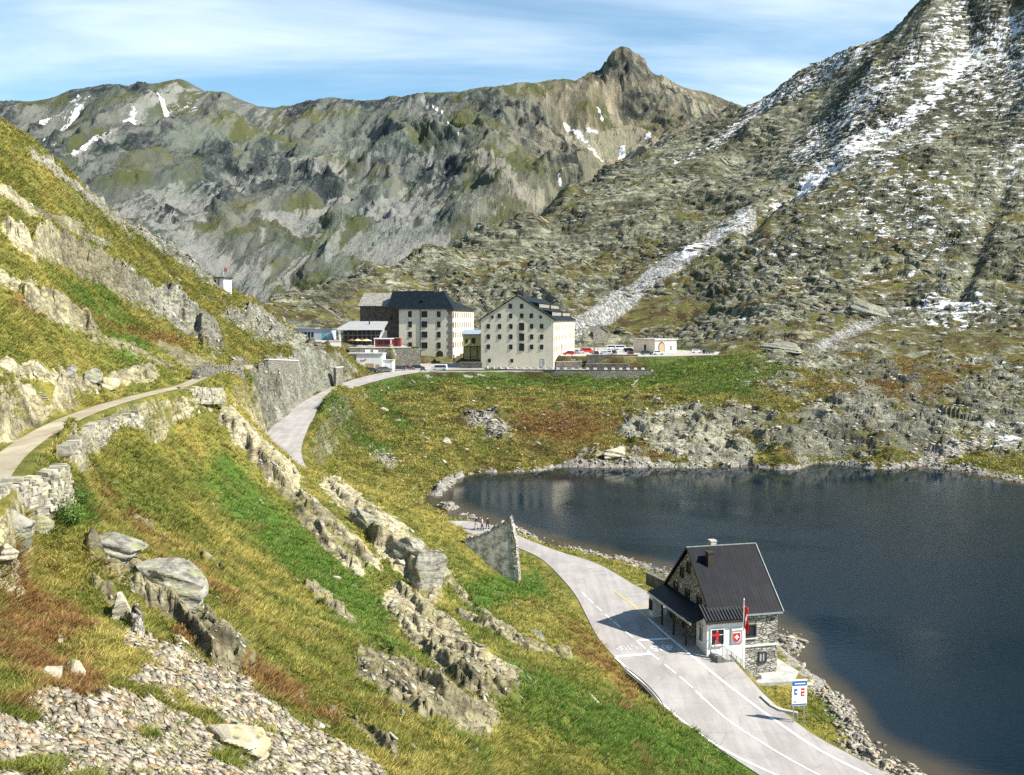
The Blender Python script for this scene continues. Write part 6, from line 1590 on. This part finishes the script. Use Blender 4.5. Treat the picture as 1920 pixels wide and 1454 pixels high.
person('person in a dark jacket standing behind the bright red van', frame_at(1114, 368, 20.84), R(80), cl1, cl3, hr1, .08, .06, 1.0)
person('person in a light grey top standing right of the red van', frame_at(1121, 366, 20.84), R(200), cl2, cl4, hr2, .08, .06, .98)

# ---------------------------------------------------------------- boulders
def bould(px, py, w, h, label, seed, flat_=.75, rz=-35, tilt=18, mat='boulder', el=1.0):
    q = hit(px, py)
    sc = q[1] / F
    wm, hm = w * sc, h * sc
    rg = np.random.default_rng(seed)
    bm = bmesh.new(); bmesh.ops.create_icosphere(bm, subdivisions=5, radius=1)
    v = np.array([x.co[:] for x in bm.verts])
    # cut the sphere by random planes: flat broken faces
    N_ = rg.normal(size=(11, 3)); N_ /= np.linalg.norm(N_, axis=1, keepdims=True)
    D_ = rg.uniform(.40, .78, 11)
    pr_ = v @ N_.T
    k = np.min(np.where(pr_ > .08, D_[None] / np.maximum(pr_, .08), 9), axis=1)
    v = v * np.minimum(k, 1.15)[:, None]
    a3 = v[:, 0] * 2.2 + v[:, 2] * 3.1 + seed, v[:, 1] * 2.2 - v[:, 2] * 2.4
    v = v * (1 + .045 * fbm(a3[0], a3[1], 5, seed, .6))[:, None]
    lay = v[:, 2] * 5 + v[:, 0] * .8
    v[:, :2] *= (1 + .05 * np.sign(np.sin(lay * 3.1 + seed)) * np.abs(np.sin(lay * 3.1 + seed)) ** .4)[:, None]
    v = v * np.array([wm * .54, wm * .48 * el, hm * .56 * flat_ / .75])
    c, s2 = math.cos(R(tilt)), math.sin(R(tilt))
    v = np.stack([v[:, 0] * c + v[:, 2] * s2, v[:, 1], -v[:, 0] * s2 + v[:, 2] * c], 1)
    for x, n_ in zip(bm.verts, v): x.co = n_
    me = bpy.data.meshes.new('boulder'); bm.to_mesh(me); bm.free(); me.materials.append(M[mat])
    o = bpy.data.objects.new('boulder', me); COL.objects.link(o)
    o.location = (q[0], q[1], q[2] + hm * .02); o.rotation_euler = (0, 0, R(rz))
    tag(o, label, 'boulder', 'boulders on the slopes')
    return o
def boulder_mat(name, a, b, lich):
    s = NT(name)
    p = s.pos()
    n = s.noise(p, 1.6, 10, .7); st = s.noise(s.map(p, (R(10), R(-20), R(30)), (.5, 2.5, 4.5)), 1.0, 8, .65)
    c = s.mix(s.ss(s.mix(.5, n, st), .36, .64), a, b)
    c = s.mix(s.ss(s.noise(s.map(p, loc=(3, 5, 8)), .8, 8, .7), .50, .62, 0, .6), c, lich)
    c = s.mix(s.ss(st, .30, .42, .75, 0), c, (.03, .027, .024))
    return s.out(c, .92, s.bump(s.math('ADD', n, st), .9, .12), spec=.15)
M['boulder'] = boulder_mat('lichened boulder', (.085, .08, .07), (.36, .345, .285), (.27, .275, .12)); M['pale_boulder'] = boulder_mat('pale yellow boulder', (.24, .215, .16), (.52, .475, .36), (.42, .37, .17))
for a in ((205, 1032, 125, 62, 'broad pale slab boulder, left neighbour of the large overhanging boulder', 3, .7, -30, 20, 'boulder'), (312, 1095, 125, 90, 'large grey boulder with a dark overhang beside the pale slab boulder', 4, .85, -30, 22, 'boulder'),
          (430, 1390, 130, 62, 'pale yellowish boulder bedded in the scree', 7, .75, -30, 15, 'pale_boulder'), (90, 1265, 75, 40, 'flat pale boulder at the upper left of the scree', 8, .6, -10, 10, 'pale_boulder'),
          (140, 1265, 50, 35, 'small pale leaning boulder at the upper rim of the scree', 9, .7, -40, 30, 'pale_boulder'), (755, 1342, 26, 18, 'small dark boulder alone in the grass below the broken slab', 10, .8, 0, 0, 'boulder'),
          (230, 1150, 60, 60, 'narrow pale boulder in the grass below the broad slab boulder', 12, .8, -45, 40, 'pale_boulder'), (85, 990, 50, 40, 'square pale boulder at the foot of the tall dry stone wall', 13, .8, 10, 0, 'boulder'),
          (30, 985, 60, 90, 'upright cracked boulder at the left edge beside the tall dry stone wall', 14, .9, 10, -20, 'boulder'), (12, 1040, 60, 50, 'low pale boulder at the left edge below the cracked one', 15, .7, 0, 10, 'pale_boulder'),
          (810, 1090, 70, 95, 'tall golden brown block at the right end of the middle outcrop', 16, 1.0, -30, 8, 'boulder'), (760, 1030, 75, 60, 'dark split block above the golden brown block', 17, .9, -30, 12, 'boulder'), (690, 985, 70, 50, 'grey slab block on the upper part of the middle outcrop', 18, .8, -35, 25, 'boulder'),
          (1005, 1190, 45, 14, 'long flat slab in the grass above the road', 22, .6, -30, 18, 'boulder'), (970, 1195, 22, 18, 'dark triangular boulder in the grass above the road', 23, .9, -10, 5, 'boulder'),
          (170, 715, 45, 40, 'grey boulder with a dark side above the footpath', 24, .85, -20, 15, 'boulder'), (130, 705, 40, 45, 'dark boulder in the row above the footpath', 25, .9, -10, 10, 'boulder'), (205, 725, 45, 30, 'pale boulder at the right end of the row above the footpath', 26, .8, -20, 15, 'pale_boulder'),
          (80, 745, 24, 16, 'small white boulder on the rusty bank left of the footpath', 27, .8, 0, 0, 'pale_boulder'),
          (1150, 852, 60, 36, 'broad pale boulder on the far lake shore', 28, .7, 0, 5, 'pale_boulder'), (1500, 1203, 30, 14, 'brown rock at the waterline behind the stone house', 29, .7, 0, 5, 'boulder'), (1518, 1212, 22, 12, 'dark rock at the end of the spit behind the stone house', 30, .7, 0, 5, 'boulder'), (1480, 1196, 24, 14, 'pale rock nearest the corner of the stone house', 31, .7, 0, 5, 'pale_boulder'),
          (1480, 657, 85, 30, 'big low grey boulder right of the car park', 32, .6, 0, 5, 'boulder'), (1630, 587, 60, 38, 'grey angular boulder at the foot of the right mountain below the snow specks', 33, .8, -30, 14, 'boulder'), (720, 768, 20, 10, 'white rock in the green bank below the road', 34, .7, -20, 10, 'pale_boulder'), (745, 790, 22, 11, 'dark rock in the green bank below the road', 35, .7, -20, 10, 'boulder'), (835, 828, 26, 12, 'pale rock low on the green bank above the lake', 36, .7, -20, 10, 'pale_boulder')):
    bould(*a)
# ---------------------------------------------------------------- shrub by the wall
def shrub(px, py, w, label, seed):
    q = hit(px, py); rg = np.random.default_rng(seed); wm = w / F * q[1]
    t = thing('green_shrub', label, 'shrub', (q[0], q[1], q[2] - .05))
    st = MB()
    for k in range(9):
        a = rg.uniform(0, 6.28); st.tube((0, 0, 0), (math.cos(a) * wm * .35, math.sin(a) * wm * .35, wm * rg.uniform(.4, .7)), .015, 5, .006)
    st.build('stem', M['wood'], t)
    n = 900
    d = rg.normal(size=(n, 3)); d /= np.linalg.norm(d, axis=1, keepdims=True); r = rg.uniform(.3, 1, (n, 1)) ** .6
    c = d * r * np.array([.55, .5, .42]) * wm + np.array([0, 0, wm * .42]); c *= (1 + .25 * np.sin(d[:, 0:1] * 5 + seed))
    a1 = rg.normal(size=(n, 3)); a1 /= np.linalg.norm(a1, axis=1, keepdims=True); b1 = np.cross(a1, d); b1 /= np.linalg.norm(b1, axis=1, keepdims=True) + 1e-6
    L2 = wm * .05
    co_ = np.stack([c - a1 * L2, c + b1 * L2 * .5, c + a1 * L2, c - b1 * L2 * .5], 1).reshape(-1, 3)
    mesh_obj('foliage', co_, [(4 * i, 4 * i + 1, 4 * i + 2, 4 * i + 3) for i in range(n)], M['leaf'], t)
s_ = NT('shrub leaves'); _i = s_.n('ShaderNodeNewGeometry').outputs['Random Per Island']
M['leaf'] = s_.out(s_.mix(_i, (.035, .075, .012), (.10, .16, .03)), .7, spec=.2)
shrub(128, 985, 60, 'dark green leafy shrub at the foot of the tall dry stone wall', 1); shrub(150, 945, 40, 'smaller yellow green shrub just above the dark leafy one', 2); shrub(672, 1335, 18, 'small bright green shrub in the grass near the scree', 3)
# ---------------------------------------------------------------- stream below the terrace
def trail(pts, w, lift):
    out = []
    for k in range(len(pts) - 1):
        for f_ in np.linspace(0, 1, 7)[:-1]:
            q = hit(pts[k][0] * (1 - f_) + pts[k + 1][0] * f_, pts[k][1] * (1 - f_) + pts[k + 1][1] * f_, 180)
            out.append((q[0], q[1], q[2] + lift, w))
    return np.array(out)
s_ = NT('stream water'); _n = s_.noise(s_.pos(), 1.6, 6, .7)
sm_mat = s_.out(s_.mix(s_.ss(_n, .45, .6), (.015, .022, .035), (.30, .36, .44)), .2, s_.bump(_n, .6, .1), spec=.4)
strip('stream', trail(((1168, 764), (1172, 780), (1179, 800), (1186, 826)), .42, .05), sm_mat, 0, None, 'structure', 4, .8)
strip('bank_path', trail(((1206, 706), (1192, 716), (1186, 722), (1196, 734), (1208, 742)), .5, .05), M['gravel'], 0, None, 'structure', 4, .8)
